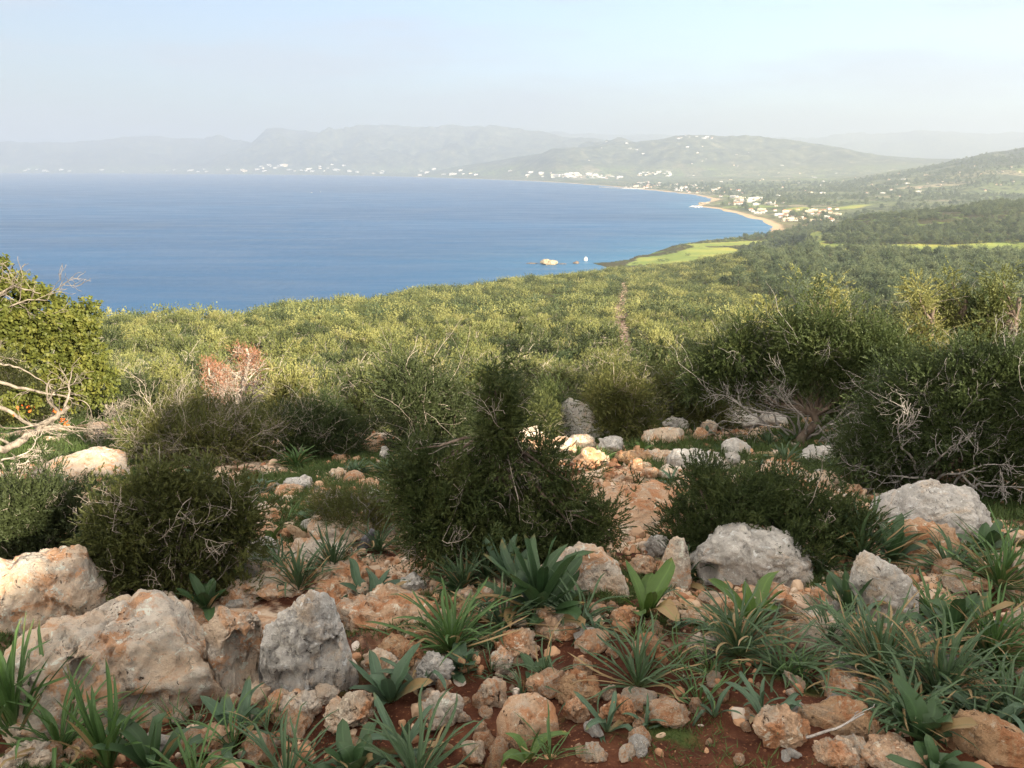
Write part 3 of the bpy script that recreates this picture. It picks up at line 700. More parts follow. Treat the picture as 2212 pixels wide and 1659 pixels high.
# ------------------------------------------------------------------ limestone: materials and shapes
def rock_mat(name, grey, warm, rust, bias):
    """pale limestone with grey lichen skin, iron stain and dark pits; bias >0 means more rust"""
    s = SH(name); P = s.obj(); g = s.n('NewGeometry')
    r = s.math('MULTIPLY', s.rand(), 40.0)
    V = s.n('VectorMath', {0: P, 1: s.n('CombineXYZ', {0: r, 1: r, 2: r}).outputs[0]}, operation='ADD').outputs[0]
    a = s.noise(V, 3.2, 10, .72, .6); b = s.noise(V, 9.0, 9, .76, .4); c = s.noise(V, 42.0, 6, .75); d = s.noise(V, 120.0, 4, .7)
    base = s.mix(s.fr(b, .38, .62), grey, tuple(.7 * v for v in grey))
    base = s.mix(s.fr(s.math('ADD', a, bias), .46, .60), base, warm)
    base = s.mix(s.fr(s.math('ADD', s.noise(V, 5.5, 10, .74, .8), bias), .53, .64), base, rust)
    base = s.mix(s.fr(s.noise(V, 15.0, 8, .76, .5),   .575, .61), base, tuple(min(.82, 1.3 * v) for v in grey))      # pale lichen flecks
    pit = s.fr(s.noise(V, 22.0, 7, .78, 1.0), .612, .645)
    dk = s.math('MULTIPLY', s.fr(s.noise(V, 31.0, 8, .78, .8), .55, .60), s.fr(s.noise(V, 4.0, 4, .6), .46, .58))
    base = s.mix(s.math('MULTIPLY', dk, .6), base, tuple(.22 * v for v in grey))
    base = s.mix(pit, base, (.05, .035, .025))
    base = s.mix(s.fr(c, .58, .72), base, tuple(.55 * v for v in warm))
    h = s.math('ADD', s.math('MULTIPLY', b, .9), s.math('ADD', s.math('MULTIPLY', c, .5), s.math('MULTIPLY', d, .18)))
    h = s.math('SUBTRACT', h, s.math('MULTIPLY', pit, .6))
    return s.done(base, .92, s.bump(h, 1.0, .05), .12)
M_RGREY = rock_mat('grey_limestone', (.70, .665, .61), (.66, .54, .42), (.58, .38, .24), -.06)
M_RMIX = rock_mat('stained_limestone', (.74, .655, .55), (.74, .58, .43), (.66, .38, .22), .035)
M_RORG = rock_mat('rusty_limestone', (.66, .55, .43), (.64, .43, .28), (.56, .28, .145), .06)
M_RBRN = rock_mat('brown_limestone', (.42, .33, .24), (.48, .31, .18), (.42, .20, .10), .06)
MATS = {'g': M_RGREY, 'm': M_RMIX, 'o': M_RORG, 'b': M_RBRN}
import bmesh
def ico(sub):
    bm = bmesh.new(); bmesh.ops.create_icosphere(bm, subdivisions=sub, radius=1.0)
    V = np.array([v.co[:] for v in bm.verts]); F = np.array([[v.index for v in f.verts] for f in bm.faces]); bm.free(); return V, F
ICO = {k: ico(k) for k in (2, 3, 4, 5, 6)}
def rough(p, d, S, seed, amp=1.0, fine=True):
    """break a smooth lump into weathered limestone; S is its size"""
    q = p / S + seed * 7.31
    p = p + d * (S * amp * (.10 * fbm(q * 1.6, 3))[:, None])
    w = np.stack([pn(q * 2.2 + 3), pn(q * 2.2 + 11), pn(q * 2.2 + 23)], 1)
    rdg = np.abs(fbm((q + .25 * w) * 2.6 + 9, 4)); p = p - d * (S * amp * .11 * np.exp(-rdg * 9))[:, None]     # clefts
    rd2 = ridged((q + .2 * w) * 3.4 + 4, 4) - 1.0; p = p + d * (S * amp * .05 * rd2)[:, None]
    # fractured facets: each cell of the surface is tilted and offset a little
    rs = np.random.RandomState(int(seed) + 5); ncell = 60 if len(p) > 5000 else 26
    C = p[rs.choice(len(p), ncell, replace=False)]; pw = p + S * .05 * np.stack([fbm(q * 3 + 31, 3), fbm(q * 3 + 47, 3), fbm(q * 3 + 59, 3)], 1)
    D2 = ((pw[:, None, :] - C[None]) ** 2).sum(2); near_ = D2.argmin(1); tilt_ = rs.normal(size=(ncell, 3)) * .24; offs = rs.uniform(-.035, .03, ncell)
    f = np.clip(((p - C[near_]) * tilt_[near_]).sum(1), -.07 * S, .07 * S) + offs[near_] * S; p = p + d * (f * min(amp, 1) * .9)[:, None]
    lay = p[:, 2] / S * 5.5 + 1.1 * fbm(q * 1.3 + 71, 3); saw = lay - np.floor(lay); hz_ = 1 - np.abs(d[:, 2])
    p = p + d * (S * .022 * amp * (np.sqrt(saw) - .6) * np.clip(hz_ * 1.3, 0, 1))[:, None]
    if fine:
        pit = np.clip(pn(q * 8.0 + 17) - .35, 0, 1); p = p - d * (S * min(amp + .3, 1) * .09 * pit)[:, None]
        p = p + d * (S * (.4 + .6 * amp) * .024 * fbm(q * 12, 4, 2.1, .62))[:, None]
    return p
def chop(p, rng, n, lo=.62, hi=.95, upbias=0):
    for _ in range(n):
        v = unit(rng.normal(size=3) + [0, 0, upbias]); k = p @ v; ds = rng.uniform(lo, hi) * np.abs(k).max()
        p = p - np.maximum(k - ds, 0)[:, None] * v * .92
    return p
def rock_lump(w, d, h, seed, sub=4, amp=1.0, chops=9):
    """w, d, h: width, depth, height above ground"""
    rng = np.random.RandomState(seed); V, F = ICO[sub]
    p = chop(V.copy(), rng, chops)
    p = p / np.abs(p).max(0)
    p = p * [w / 2, d / 2, h * .62] + [0, 0, h * .38]
    p = rough(p, unit(V), (w * d * h) ** (1 / 3.), seed, amp * .9, sub >= 4)
    return p, F
def rock_profile(pts, D, seed, sub=5, amp=1.0, dents=(), below=.3, tpow=.75, cut=16):
    """pts: outline of the top edge as (x, z) in metres, left to right; D: half depth; dents: (x, z, rx, rz, depth) hollows in the near face"""
    V, F = ICO[sub]; pts = np.asarray(pts, float); x0, x1 = pts[0, 0], pts[-1, 0]; H = pts[:, 1].max()
    u = V[:, 0]; fr_ = np.sqrt(np.clip(1 - u * u, 1e-9, 1)); uu = np.sign(u) * np.abs(u) ** 1.25 * .5 + .5 * u
    x = (x0 + x1) / 2 + uu * (x1 - x0) / 2
    hz = np.interp(x, pts[:, 0], pts[:, 1]); zt = V[:, 2] / fr_; yt = V[:, 1] / fr_
    z = np.where(zt > 0, np.abs(zt) ** tpow * hz, -np.abs(zt) * below * H)
    dd = D * (1 - u * u) ** .33
    y = np.sign(yt) * np.abs(yt) ** .8 * dd
    p = np.stack([x, y, z], 1); sc3 = np.array([(x1 - x0) / 2, D, H]); cen = np.array([(x0 + x1) / 2, 0, 0])
    p = chop((p - cen) / sc3, np.random.RandomState(int(seed) + 1), cut, .74, .95, .3) * sc3 + cen; S = ((x1 - x0) * 2 * D * H) ** (1 / 3.)
    nrm = unit(np.stack([u * .6, yt, zt], 1))
    p = rough(p, nrm, S, seed, amp * .55)
    for dx, dz, rx, rz, dep in dents:
        wx = .55 * rx * fbm(p / rx * .9 + 3, 3); wz = .55 * rz * fbm(p / rx * .9 + 77, 3)
        k = np.exp(-(((p[:, 0] + wx - dx) / rx) ** 2 + ((p[:, 2] + wz - dz) / rz) ** 2) ** 1.6) * (p[:, 1] < D * .4)
        p[:, 1] += k * dep
    return p, F
def place(X, Y):
    p = hit(X, Y, 1.0, 60, 2500); return np.array([p[0], p[1], gz(p[0], p[1])])
def face(p): return -math.atan2(p[0], p[1])
n_rock = [0]
def rock(X, Y, w, h, m, label, d=.8, sub=4, amp=1.0, tilt=0.0, name='limestone_rock', cat='rock', seed=None, group=None):
    """X, Y: picture place of the foot; w, h: size in picture units"""
    n_rock[0] += 1; sd = seed or 300 + n_rock[0] * 13
    p = place(X, Y); k = mpp(p); W, H = w * k, h * k
    P, F = rock_lump(W, W * d, H, sd, sub, amp)
    me = mesh_np(name, P, F, 3, [MATS[m]], True)
    a = face(p); off = W * d * .32
    o = link(name, me, None, (p[0] - math.sin(a) * off, p[1] + math.cos(a) * off, gz(p[0] - math.sin(a) * off, p[1] + math.cos(a) * off) - .06 * H), (0, tilt, a))
    ROCKS.append((o.location[0], o.location[1], W * .5)); return tag(o, label, cat, group)
ROCKS = []
def big_rock(prof, Y, D, m, label, dents=(), sub=6, amp=1.0, name='limestone_boulder', cat='boulder', below=.3, tpow=.75, seed=None, cut=16):
    """prof: picture outline of the top edge; Y: picture row of the foot"""
    n_rock[0] += 1; sd = seed or 700 + n_rock[0] * 17
    xc = (prof[0][0] + prof[-1][0]) / 2; p = place(xc, Y); k = mpp(p); a = face(p)
    W = (prof[-1][0] - prof[0][0]) * k; Dm = D * W / 2
    base = p + np.array([-math.sin(a), math.cos(a), 0]) * Dm * .8; base[2] = gz(base[0], base[1])
    def loc(X, y):
        d = ray(X, y); t = (base[0] * -math.sin(a) + base[1] * math.cos(a)) / (d[0] * -math.sin(a) + d[1] * math.cos(a))
        return (d[0] * t - base[0]) * math.cos(a) + (d[1] * t - base[1]) * math.sin(a), d[2] * t - base[2]
    pts = [loc(X, y) for X, y in prof]; dn = [(*loc(X, y), rx * k, rz * k, dp * k) for X, y, rx, rz, dp in dents]
    pts = [(x, max(z, .03)) for x, z in pts]
    P, F = rock_profile(pts, Dm, sd, sub, amp, dn, below, tpow, cut)
    me = mesh_np(name, P, F, 3, [MATS[m]], True)
    o = link(name, me, None, tuple(base), (0, 0, a))
    ROCKS.append((base[0], base[1], W * .5)); return tag(o, label, cat)
# big ones, outlines from the photograph
big_rock([(-60, 1215), (0, 1210), (22, 1214), (48, 1203), (111, 1189), (167, 1172), (182, 1182), (193, 1198), (215, 1225), (238, 1250), (244, 1275)], 1372, .6, 'm',
         'large pale grey limestone slab lying on top of the outcrop at the lower left', sub=6, amp=.7, below=.1, tpow=.6)
big_rock([(-90, 1400), (0, 1388), (80, 1366), (150, 1345), (205, 1310), (238, 1278), (262, 1266), (300, 1262), (346, 1277), (379, 1293), (416, 1313), (453, 1320), (482, 1350)], 1590, .75, 'm',
         'broad limestone outcrop with an orange stained face at the lower left', dents=[(165, 1400, 22, 30, 50), (262, 1460, 60, 26, 40), (360, 1500, 40, 26, 30)], sub=6, amp=1.0, tpow=.62)
big_rock([(440, 1360), (453, 1312), (468, 1290), (485, 1298), (502, 1312), (535, 1318), (565, 1330), (590, 1370)], 1500, .45, 'm',
         'narrow peaked limestone rock between the outcrop and the grey boulder', dents=[(548, 1410, 40, 62, 90)], sub=6, amp=1.0, tpow=.55)
big_rock([(548, 1345), (562, 1312), (580, 1301), (624, 1297), (640, 1285), (654, 1273), (688, 1282), (715, 1297), (740, 1308), (762, 1336), (772, 1395), (778, 1440)], 1508, .5, 'g',
         'grey pitted limestone boulder beside a dark hollow at the lower left', dents=[(712, 1385, 20, 24, 40), (620, 1440, 26, 20, 30)], sub=6, amp=1.0, tpow=.55)
big_rock([(1478, 1185), (1490, 1160), (1504, 1135), (1527, 1148), (1560, 1141), (1605, 1133), (1649, 1144), (1675, 1152), (1701, 1157), (1731, 1182), (1753, 1217), (1775, 1250)], 1270, .5, 'g',
         'large rounded grey limestone boulder with dark pits in front of the low juniper', dents=[(1540, 1205, 18, 14, 40), (1500, 1240, 16, 26, 50)], sub=6, amp=.9, tpow=.5, cut=8)
big_rock([(1415, 1255), (1430, 1215), (1443, 1168), (1455, 1155), (1478, 1160), (1492, 1190), (1500, 1240)], 1272, .5, 'm', 'knobbly pinkish limestone boulder leaning against the large grey one', sub=5, amp=1.1)
big_rock([(1876, 1110), (1890, 1085), (1928, 1064), (1984, 1045), (2021, 1042), (2040, 1055), (2084, 1057), (2106, 1076), (2132, 1109), (2155, 1142)], 1168, .6, 'g',
         'large blue-grey boulder with a sunlit right edge under the dark juniper', sub=6, amp=.8, tpow=.55, cut=8)
big_rock([(1885, 1150), (1930, 1128), (1990, 1122), (2050, 1130), (2080, 1150)], 1200, .5, 'o', 'flat orange limestone ledge at the foot of the blue-grey boulder', sub=5)
big_rock([(1832, 1260), (1839, 1224), (1852, 1203), (1866, 1187), (1898, 1200), (1932, 1222), (1965, 1250), (1984, 1280), (1992, 1320)], 1345, .4, 'g', 'pointed whitish grey rock leaning to the left among strap-leaved plants', sub=6, amp=.8, cut=2)
big_rock([(1150, 1240), (1165, 1210), (1185, 1190), (1240, 1178), (1300, 1188), (1340, 1218), (1365, 1260)], 1285, .55, 'm', 'pale pinkish boulder right behind the big broad-leaved squill', sub=6, amp=.6)
big_rock([(1705, 1360), (1712, 1338), (1742, 1312), (1779, 1323), (1820, 1345), (1845, 1378)], 1408, .6, 'm', 'wedge-shaped limestone rock with an orange lower face right of the yellowing squill', sub=5)
big_rock([(1725, 1545), (1740, 1520), (1800, 1512), (1860, 1515), (1905, 1545), (1925, 1580)], 1595, .6, 'b', 'long tan boulder lying in the lower right above the bare soil', sub=5)
big_rock([(2045, 1530), (2090, 1520), (2160, 1560), (2212, 1590), (2260, 1610)], 1650, .5, 'b', 'long sloping reddish slab at the lower right edge', sub=5)
big_rock([(1072, 1560), (1080, 1520), (1105, 1500), (1140, 1497), (1175, 1510), (1200, 1535), (1208, 1570)], 1608, .75, 'o', 'round tan boulder with a smooth top at the edge of the bare soil', sub=5, amp=.45, tpow=.5)
big_rock([(1205, 905), (1213, 872), (1231, 860), (1269, 876), (1290, 907), (1315, 925), (1336, 940)], 952, .5, 'g', 'tall pale rock rising to the left between the junipers beyond the path', sub=5, amp=.6, cut=3)
big_rock([(65, 1030), (95, 1010), (140, 995), (200, 975), (262, 968), (290, 1000)], 1042, .75, 'm', 'flat sunlit cream limestone slab under the broad-leaved tree', sub=5, amp=.5, tpow=.5)
big_rock([(1220, 1105), (1270, 1065), (1330, 1050), (1400, 1044), (1450, 1060), (1490, 1110)], 1150, 1.0, 'o', 'wide smooth orange bedrock slab on the path right of the bushy dark juniper', sub=6, amp=.25, below=.15, tpow=1.3)
big_rock([(1440, 985), (1455, 970), (1500, 972), (1560, 980), (1580, 1000)], 1012, .5, 'g', 'whitish flat-topped rock behind the low spreading juniper', sub=5)
big_rock([(1550, 975), (1562, 955), (1590, 942), (1620, 946), (1640, 972)], 985, .6, 'g', 'domed grey boulder in the grass left of the bent trunk', sub=5, amp=.5)
big_rock([(1385, 945), (1390, 932), (1430, 922), (1475, 925), (1482, 948)], 958, .6, 'm', 'brown-grey block with a flat top beside the rust-coloured stone', sub=5, amp=.7)
# hand-placed stones: foot X, foot Y, width, height, kind, label
for a in (
 (1245, 1522, 104, 60, 'b', 'arched grey-brown stone with a hollow underneath beside the round tan boulder'),
 (1245, 1560, 64, 52, 'o', 'squarish orange stone below the arched stone'), (1059, 1527, 70, 66, 'o', 'orange stone with dark flecks up-left of the round tan boulder'),
 (1163, 1500, 62, 34, 'o', 'flat pinkish stone just behind the round tan boulder'), (1081, 1460, 54, 64, 'm', 'upright pale stone with a black patch near the drooping leaf clump'),
 (1117, 1428, 104, 58, 'o', 'broad rough orange stone behind the upright pale stone'), (955, 1572, 92, 84, 'm', 'tan stone with a dark speckled top left of the round boulder'),
 (940, 1482, 82, 66, 'g', 'white-faced stone at the right of the glaucous squill'), (832, 1472, 100, 56, 'm', 'beige rounded stone behind the glaucous squill'),
 (868, 1445, 120, 62, 'b', 'brown mossy stone above the white-faced stone'), (760, 1582, 124, 72, 'o', 'pitted tan stone below the grey hollow boulder'),
 (652, 1560, 84, 70, 'm', 'grey and tan lump at the foot of the grey hollow boulder'), (1022, 1652, 56, 56, 'o', 'orange stone at the lower edge left of the small squill'),
 (1205, 1378, 112, 34, 'o', 'flat dark orange stone under the long fallen leaves'), (1352, 1362, 68, 48, 'o', 'orange stone at the foot of the yellow-green squill'),
 (1062, 1304, 60, 40, 'o', 'orange stone left of the big broad-leaved squill'), (892, 1278, 66, 46, 'g', 'rounded grey stone behind the spread squill'),
 (1402, 1442, 78, 70, 'b', 'brown stone right behind the star-shaped asphodel'), (1334, 1568, 80, 66, 'o', 'reddish stone half sunk in the bare soil'),
 (1514, 1430, 66, 56, 'm', 'small cream block on the bare soil at the centre right'), (1657, 1334, 124, 66, 'o', 'orange block below the large rounded grey boulder'),
 (1792, 1334, 96, 52, 'm', 'beige stone left of the pointed whitish rock'), (1828, 1518, 128, 62, 'o', 'reddish stone just above the long tan boulder'),
 (1682, 1612, 122, 80, 'o', 'double-lobed tan stone at the right edge of the bare soil'), (1802, 1655, 98, 44, 'o', 'low orange stone by the fallen stick'),
 (1930, 1672, 150, 56, 'o', 'low orange slab at the bottom edge right of the stick'), (2112, 1512, 92, 46, 'o', 'orange stone among the thick leaves on the right'),
 (2195, 1262, 104, 78, 'm', 'pale orange boulder behind the fan-shaped asphodel at the right edge'), (2100, 1284, 72, 28, 'o', 'flat orange stone beside the fan-shaped asphodel'),
 (1420, 1205, 55, 52, 'g', 'bluish stone half hidden behind the knobbly boulder'), (1385, 1245, 70, 40, 'o', 'orange stone left of the knobbly boulder'), (1300, 1170, 60, 35, 'm', 'pale stone under the right skirt of the bushy dark juniper'),
 (830, 1350, 230, 66, 'o', 'wide orange slab right of the grey hollow boulder'), (735, 1312, 120, 50, 'o', 'orange rounded slab behind the grey hollow boulder'),
 (752, 1260, 150, 40, 'o', 'rusty flat slab in the middle of the stony slope'), (600, 1290, 130, 40, 'm', 'tan slab behind the peak of the grey hollow boulder'), (610, 1252, 120, 30, 'o', 'low orange slab above the tan slab'),
 (540, 1300, 110, 40, 'm', 'beige slab beside the dark strap leaves on the left'),
 (562, 1212, 84, 52, 'g', 'white-grey stone beside the olive juniper on the left'), (572, 1176, 80, 34, 'o', 'orange flat stone above the white-grey stone'), (518, 1214, 30, 30, 'o', 'small orange wedge left of the white-grey stone'),
 (585, 1130, 60, 28, 'o', 'reddish stone at the edge of the olive juniper'), (578, 1108, 52, 20, 'm', 'tan stone above the reddish stone'), (728, 1140, 50, 40, 'g', 'pale block right of the squill on the stony slope'),
 (682, 1150, 66, 30, 'g', 'domed pale stone left of the pale block'), (735, 1188, 150, 38, 'm', 'long beige ledge left of the bushy dark juniper'), (690, 1212, 150, 30, 'm', 'low tan ledge below the long beige ledge'),
 (865, 1190, 60, 22, 'o', 'thin rusty stone at the left foot of the bushy dark juniper'),
 (645, 1060, 62, 26, 'g', 'grey double stone on the narrow path between the junipers'), (625, 1068, 60, 16, 'o', 'flat reddish stone beside the grey double stone'), (700, 1072, 45, 14, 'o', 'thin orange stone by the grassy patch'),
 (730, 1034, 40, 24, 'm', 'rounded tan stone in the grass up the path'), (738, 1002, 42, 22, 'o', 'orange stone at the turn of the narrow path'), (800, 1055, 60, 16, 'o', 'low orange stone in the grass left of the bushy dark juniper'),
 (815, 1085, 48, 20, 'g', 'white flat stone at the edge of the heather'), (860, 1075, 50, 20, 'o', 'orange crumbled stone at the left edge of the bushy dark juniper'),
 (807, 977, 50, 32, 'o', 'sunlit orange boulder at the top of the narrow path'), (770, 978, 36, 24, 'o', 'sunlit reddish stone left of the orange boulder'), (826, 955, 28, 20, 'm', 'small sunlit pale stone behind the orange boulder'),
 (832, 996, 24, 32, 'g', 'upright grey stone below the sunlit orange boulder'), (1012, 1046, 34, 42, 'g', 'pale blue-grey stone seen between the juniper stems'),
 (1140, 968, 74, 44, 'm', 'sunlit cream rock directly right of the dark leader stem'), (1175, 985, 74, 40, 'o', 'sunlit orange rock below the cream rock'), (1215, 980, 70, 40, 'm', 'sunlit pale rock in the middle of the bright row'),
 (1256, 968, 62, 34, 'm', 'pale rock at the right end of the bright row'), (1318, 972, 64, 30, 'g', 'rounded white-grey stone right of the bright row'), (1284, 1014, 84, 48, 'o', 'bright orange boulder lit by the sun over the dark soil'),
 (1365, 1002, 90, 32, 'b', 'grey-brown flat stone right of the bright orange boulder'), (1425, 998, 74, 32, 'm', 'tan stone at the right end of the stone row'), (1374, 1016, 36, 34, 'o', 'orange block below the grey-brown flat stone'),
 (1352, 1040, 66, 30, 'o', 'pale orange oblong stone at the head of the bedrock slab'), (1318, 1038, 32, 28, 'o', 'small orange block left of the oblong stone'), (1407, 1034, 38, 24, 'o', 'brown-orange stone right of the oblong stone'),
 (1442, 1036, 44, 24, 'm', 'tan stone at the left tip of the low spreading juniper'), (1396, 1014, 28, 16, 'o', 'small tan stone between the orange blocks'),
 (1458, 938, 60, 36, 'g', 'grey boulder with a pointed top behind the brown-grey block'), (1408, 942, 36, 26, 'o', 'orange stone left of the brown-grey block'), (1510, 952, 34, 32, 'o', 'rust-coloured stone in the earth patch'),
 (1532, 932, 40, 28, 'm', 'pale stone left of the long grey rock'), (1600, 922, 100, 32, 'g', 'long grey rock at the foot of the shaded wood'), (1668, 918, 66, 26, 'g', 'shaded grey rock under the bare grey twigs'),
 (1583, 1006, 36, 32, 'g', 'bluish stone right of the whitish flat-topped rock'), (1768, 1002, 84, 32, 'g', 'grey stone in front of the bent trunk'), (1690, 1036, 122, 26, 'o', 'long flat orange stone behind the low spreading juniper'),
 (1782, 1056, 94, 24, 'm', 'sunlit cream edge of rock right of the low spreading juniper'), (1842, 1066, 40, 26, 'o', 'reddish block at the end of the cream rock'), (1780, 1036, 48, 20, 'g', 'small grey stone above the cream rock'),
 (1832, 1092, 34, 20, 'o', 'small orange stone between the low juniper and the blue-grey boulder'), (2175, 1175, 60, 30, 'm', 'pale stone at the right edge beside the blue-grey boulder'),
 (190, 1640, 90, 44, 'o', 'tan stone at the bottom left behind tall leaves'), (60, 1660, 110, 40, 'm', 'pale stone in the lower left corner'), (280, 1600, 60, 36, 'm', 'grey stone at the foot of the orange stained outcrop'),
 (560, 1530, 60, 50, 'm', 'beige block wedged under the dark hollow'), (600, 1545, 70, 56, 'o', 'orange broken stone below the dark hollow'), (700, 1520, 60, 34, 'm', 'tan stone at the foot of the grey boulder'),
 (470, 1620, 90, 40, 'o', 'orange stone behind the toothed leaves at the bottom'), (1500, 1350, 70, 34, 'm', 'tan stone between the grey boulder and the cream block'), (1450, 1330, 50, 30, 'o', 'orange stone right of the yellow-green squill'),
 (1560, 1320, 60, 28, 'o', 'low orange stone left of the yellowing squill'), (980, 1395, 80, 40, 'b', 'brown stone hidden in the drooping leaf clump'), (900, 1395, 60, 36, 'o', 'orange stone left of the drooping leaf clump'),
 (1280, 1330, 60, 30, 'o', 'orange stone between the two broad squills'), (1100, 1335, 50, 26, 'o', 'small orange stone under the big squill'), (1010, 1300, 60, 30, 'm', 'tan stone at the foot of the bushy dark juniper')):
    X, Y, w, h, m, lab = a
    rock(X, Y, w, h, m, lab, d=.85 if h > .35 * w else 1.1, sub=5 if w > 75 and Y > 1200 else 4, amp=1.0, name='limestone_rock')
# small loose stones: a few shapes copied, and gravel
sr = np.random.RandomState(77)
SHAPES = []
for k in range(10):
    P, F = rock_lump(1.0, sr.uniform(.7, 1.0), sr.uniform(.5, .8), 900 + k, 3, 1.1, 12)
    SHAPES.append([mesh_np('loose_stone', P, F, 3, [MATS[m]], False) for m in 'ombg'])
cnt = 0; tries = 0
def stone_zone(X, Y):
    if Y > 1430 and 1180 < X < 1700: return 'small loose orange stone on the bare red soil in front', .45
    if Y > 1400: return ('small orange stone in the dirt by the lower left outcrop' if X < 1180 else 'small orange stone among the thick leaves on the right side'), .8
    if Y > 1170: return 'small tan stone among the squills and boulders of the foreground', .6
    if 560 < X < 860: return 'small tan stone on the narrow path left of the bushy dark juniper', .7
    return 'small tan stone on the rocky shelf beyond the junipers', .5
while cnt < 295 and tries < 4000:
    tries += 1; X = sr.uniform(0, 2212); Y = 1659 - 760 * sr.uniform(0, 1) ** 1.15
    lab, pr = stone_zone(X, Y)
    if Y < 1200 and not (560 < X < 860 or 1130 < X < 1850): continue
    if sr.uniform() > pr: continue
    p = place(X, Y)
    if any((p[0] - a) ** 2 + (p[1] - b) ** 2 < (c * .75) ** 2 for a, b, c in ROCKS): continue
    s = np.clip(sr.lognormal(-2.7, .5), .03, .2) * (1 + .10 * max(p[1] - 4, 0))
    j = sr.choice(4, p=[.55, .25, .12, .08])
    o = link('loose_stone', SHAPES[sr.randint(10)][j], None, (p[0], p[1], p[2] - .08 * s), (sr.uniform(-.3, .3), sr.uniform(-.3, .3), sr.uniform(0, 6.28)))
    o.scale = (s * sr.uniform(.8, 1.3), s, s * sr.uniform(.7, 1.2)); tag(o, lab, 'stone', 'small loose stones on the slope'); cnt += 1
Vb, Fb = ICO[2]; npb = 11000
r_ = np.sqrt(sr.uniform(1.8 ** 2, 13 ** 2, npb)) ** sr.uniform(.75, 1.0, npb); a_ = sr.uniform(R(-36), R(36), npb)
gx2, gy2 = r_ * np.sin(a_), r_ * np.cos(a_); keep = (n2(gx2, gy2, .8, 3, 5.5) > -.15) & (gy2 > 1.6) & ((((gx2 - .55) / .85) ** 2 + ((gy2 - 2.6) / .9) ** 2 > 1) | (sr.uniform(size=len(gx2)) < .4)); gx2, gy2 = gx2[keep], gy2[keep]; npb = len(gx2)
sz = np.clip(sr.lognormal(-4.35, .62, npb), .004, .05) * (1 + .08 * gy2)
shp = np.array([[chop(Vb.copy(), np.random.RandomState(k), 8, .5, .9)] for k in range(24)])[:, 0]
pv = shp[sr.randint(0, 24, npb)] * (sz[:, None, None] * sr.uniform(.6, 1.3, (npb, 1, 3)))
an = sr.uniform(0, 6.28, npb); ca, sa = np.cos(an)[:, None], np.sin(an)[:, None]
pv = np.stack([pv[..., 0] * ca - pv[..., 1] * sa, pv[..., 0] * sa + pv[..., 1] * ca, pv[..., 2]], -1) + np.stack([gx2, gy2, ground_z(gx2, gy2)], 1)[:, None]
Fg = (Fb[None] + (np.arange(npb) * len(Vb))[:, None, None]).reshape(-1, 3)
sgm = SH('gravel_stone'); isl = sgm.n('NewGeometry').outputs['Random Per Island']
M_GRAVEL = sgm.done(sgm.ramp(isl, [(0, (.32, .16, .09)), (.45, (.48, .29, .17)), (.8, (.55, .42, .30)), (1, (.6, .53, .46))]), .95, None, .1)
tag(link('gravel', mesh_np('gravel', pv.reshape(-1, 3), Fg, 3, [M_GRAVEL], False)), kind='stuff')
# ------------------------------------------------------------------ near junipers, each shaped after the photograph
def near(X, Y):
    p = place(X, Y); return p, mpp(p)
def bush(X, Y, lobes, n, label, mat, seed, name='juniper_bush', cat='bush', spray=.06, leaf=(.022, .0085), K=13, twigs=40, twigL=.25, twig_m=1, limb_r=.02, up=.4, trunk=None, clump=3.5, depth=1, shell=(.6, 1.05), tw_r=.0042):
    """lobes: (X, Y, rx, ry, depth offset) in picture units: clumps of foliage standing round the foot (X, Y)"""
    rng = np.random.RandomState(seed); p, k = near(X, Y); a = face(p); L = []
    if not trunk and name == 'juniper_bush':
        xs = [q[0] for q in lobes]; wd = max(xs) - min(xs)
        lobes = list(lobes) + [(min(xs) + wd * (i + .5) / 6, Y - 16 - rng.uniform(0, 8), wd * .13 + 8, 22, -wd * .12 + rng.uniform(-.1, .3) * wd) for i in range(6)]
    for q in lobes:
        lx, ly, rx, ry = q[:4]; dy = (q[4] if len(q) > 4 else rng.uniform(-.25, .75) * rx) * k
        d = ray(lx, ly); ca, sa = math.cos(a), -math.sin(a); t_ = (p[0] * sa + p[1] * ca + dy) / (d[0] * sa + d[1] * ca); w = d * t_ - p
        sh = max(.8 - spray * .25 / (min(rx, ry) * k), .45)
        L.append((w[0] * ca - w[1] * sa, dy, max(w[2], ry * k * .3), rx * k * sh, max(rx, ry) * k * .8 * sh, ry * k * sh))
    crown, pts, ax = juniper_crown(L, int(n * 1.8), rng, spray, K, leaf, up, clump, .0, mat, 'crown', None, shell)
    t = empty(name, p - [0, 0, .03], label, cat, None, a)
    link('crown', crown, t)
    g = Geo(); base = np.array([0, 0, -.08])
    if trunk:
        pa = [np.array([(x - X) * k, dy * k, (Y - y) * k]) for x, y, dy in trunk]; pa[0][2] -= .1
        tt = np.linspace(0, len(pa) - 1, 14); pa = np.array([[np.interp(v, range(len(pa)), [q[i] for q in pa]) for i in range(3)] for v in tt])
        pa[1:-1] += rng.normal(size=(12, 3)) * limb_r * .35
        tube(g, pa, limb_r * 2.2 * rng.uniform(.85, 1.1, 14) * np.linspace(1, .45, 14), 0, 8, 0); base = pa[-3]
    limbs(g, rng, base, [np.array(l[:3]) + rng.normal(size=3) * .02 for l in L], limb_r, 0, .04, limb_r * .25, 5)
    link('trunk', g.mesh('trunk', [M_BARK], True), t)
    if twigs:
        g = Geo(); dead_twigs(g, rng, pts, ax, int(twigs * 1.5), twigL, tw_r * .75, 0, max(depth, 2) if twigL < .35 else depth, (2, 3), .8, base)
        link('dead_twigs', g.mesh('dead_twigs', [M_TWIG if twig_m == 1 else M_TWIGG], True), t)
    return t
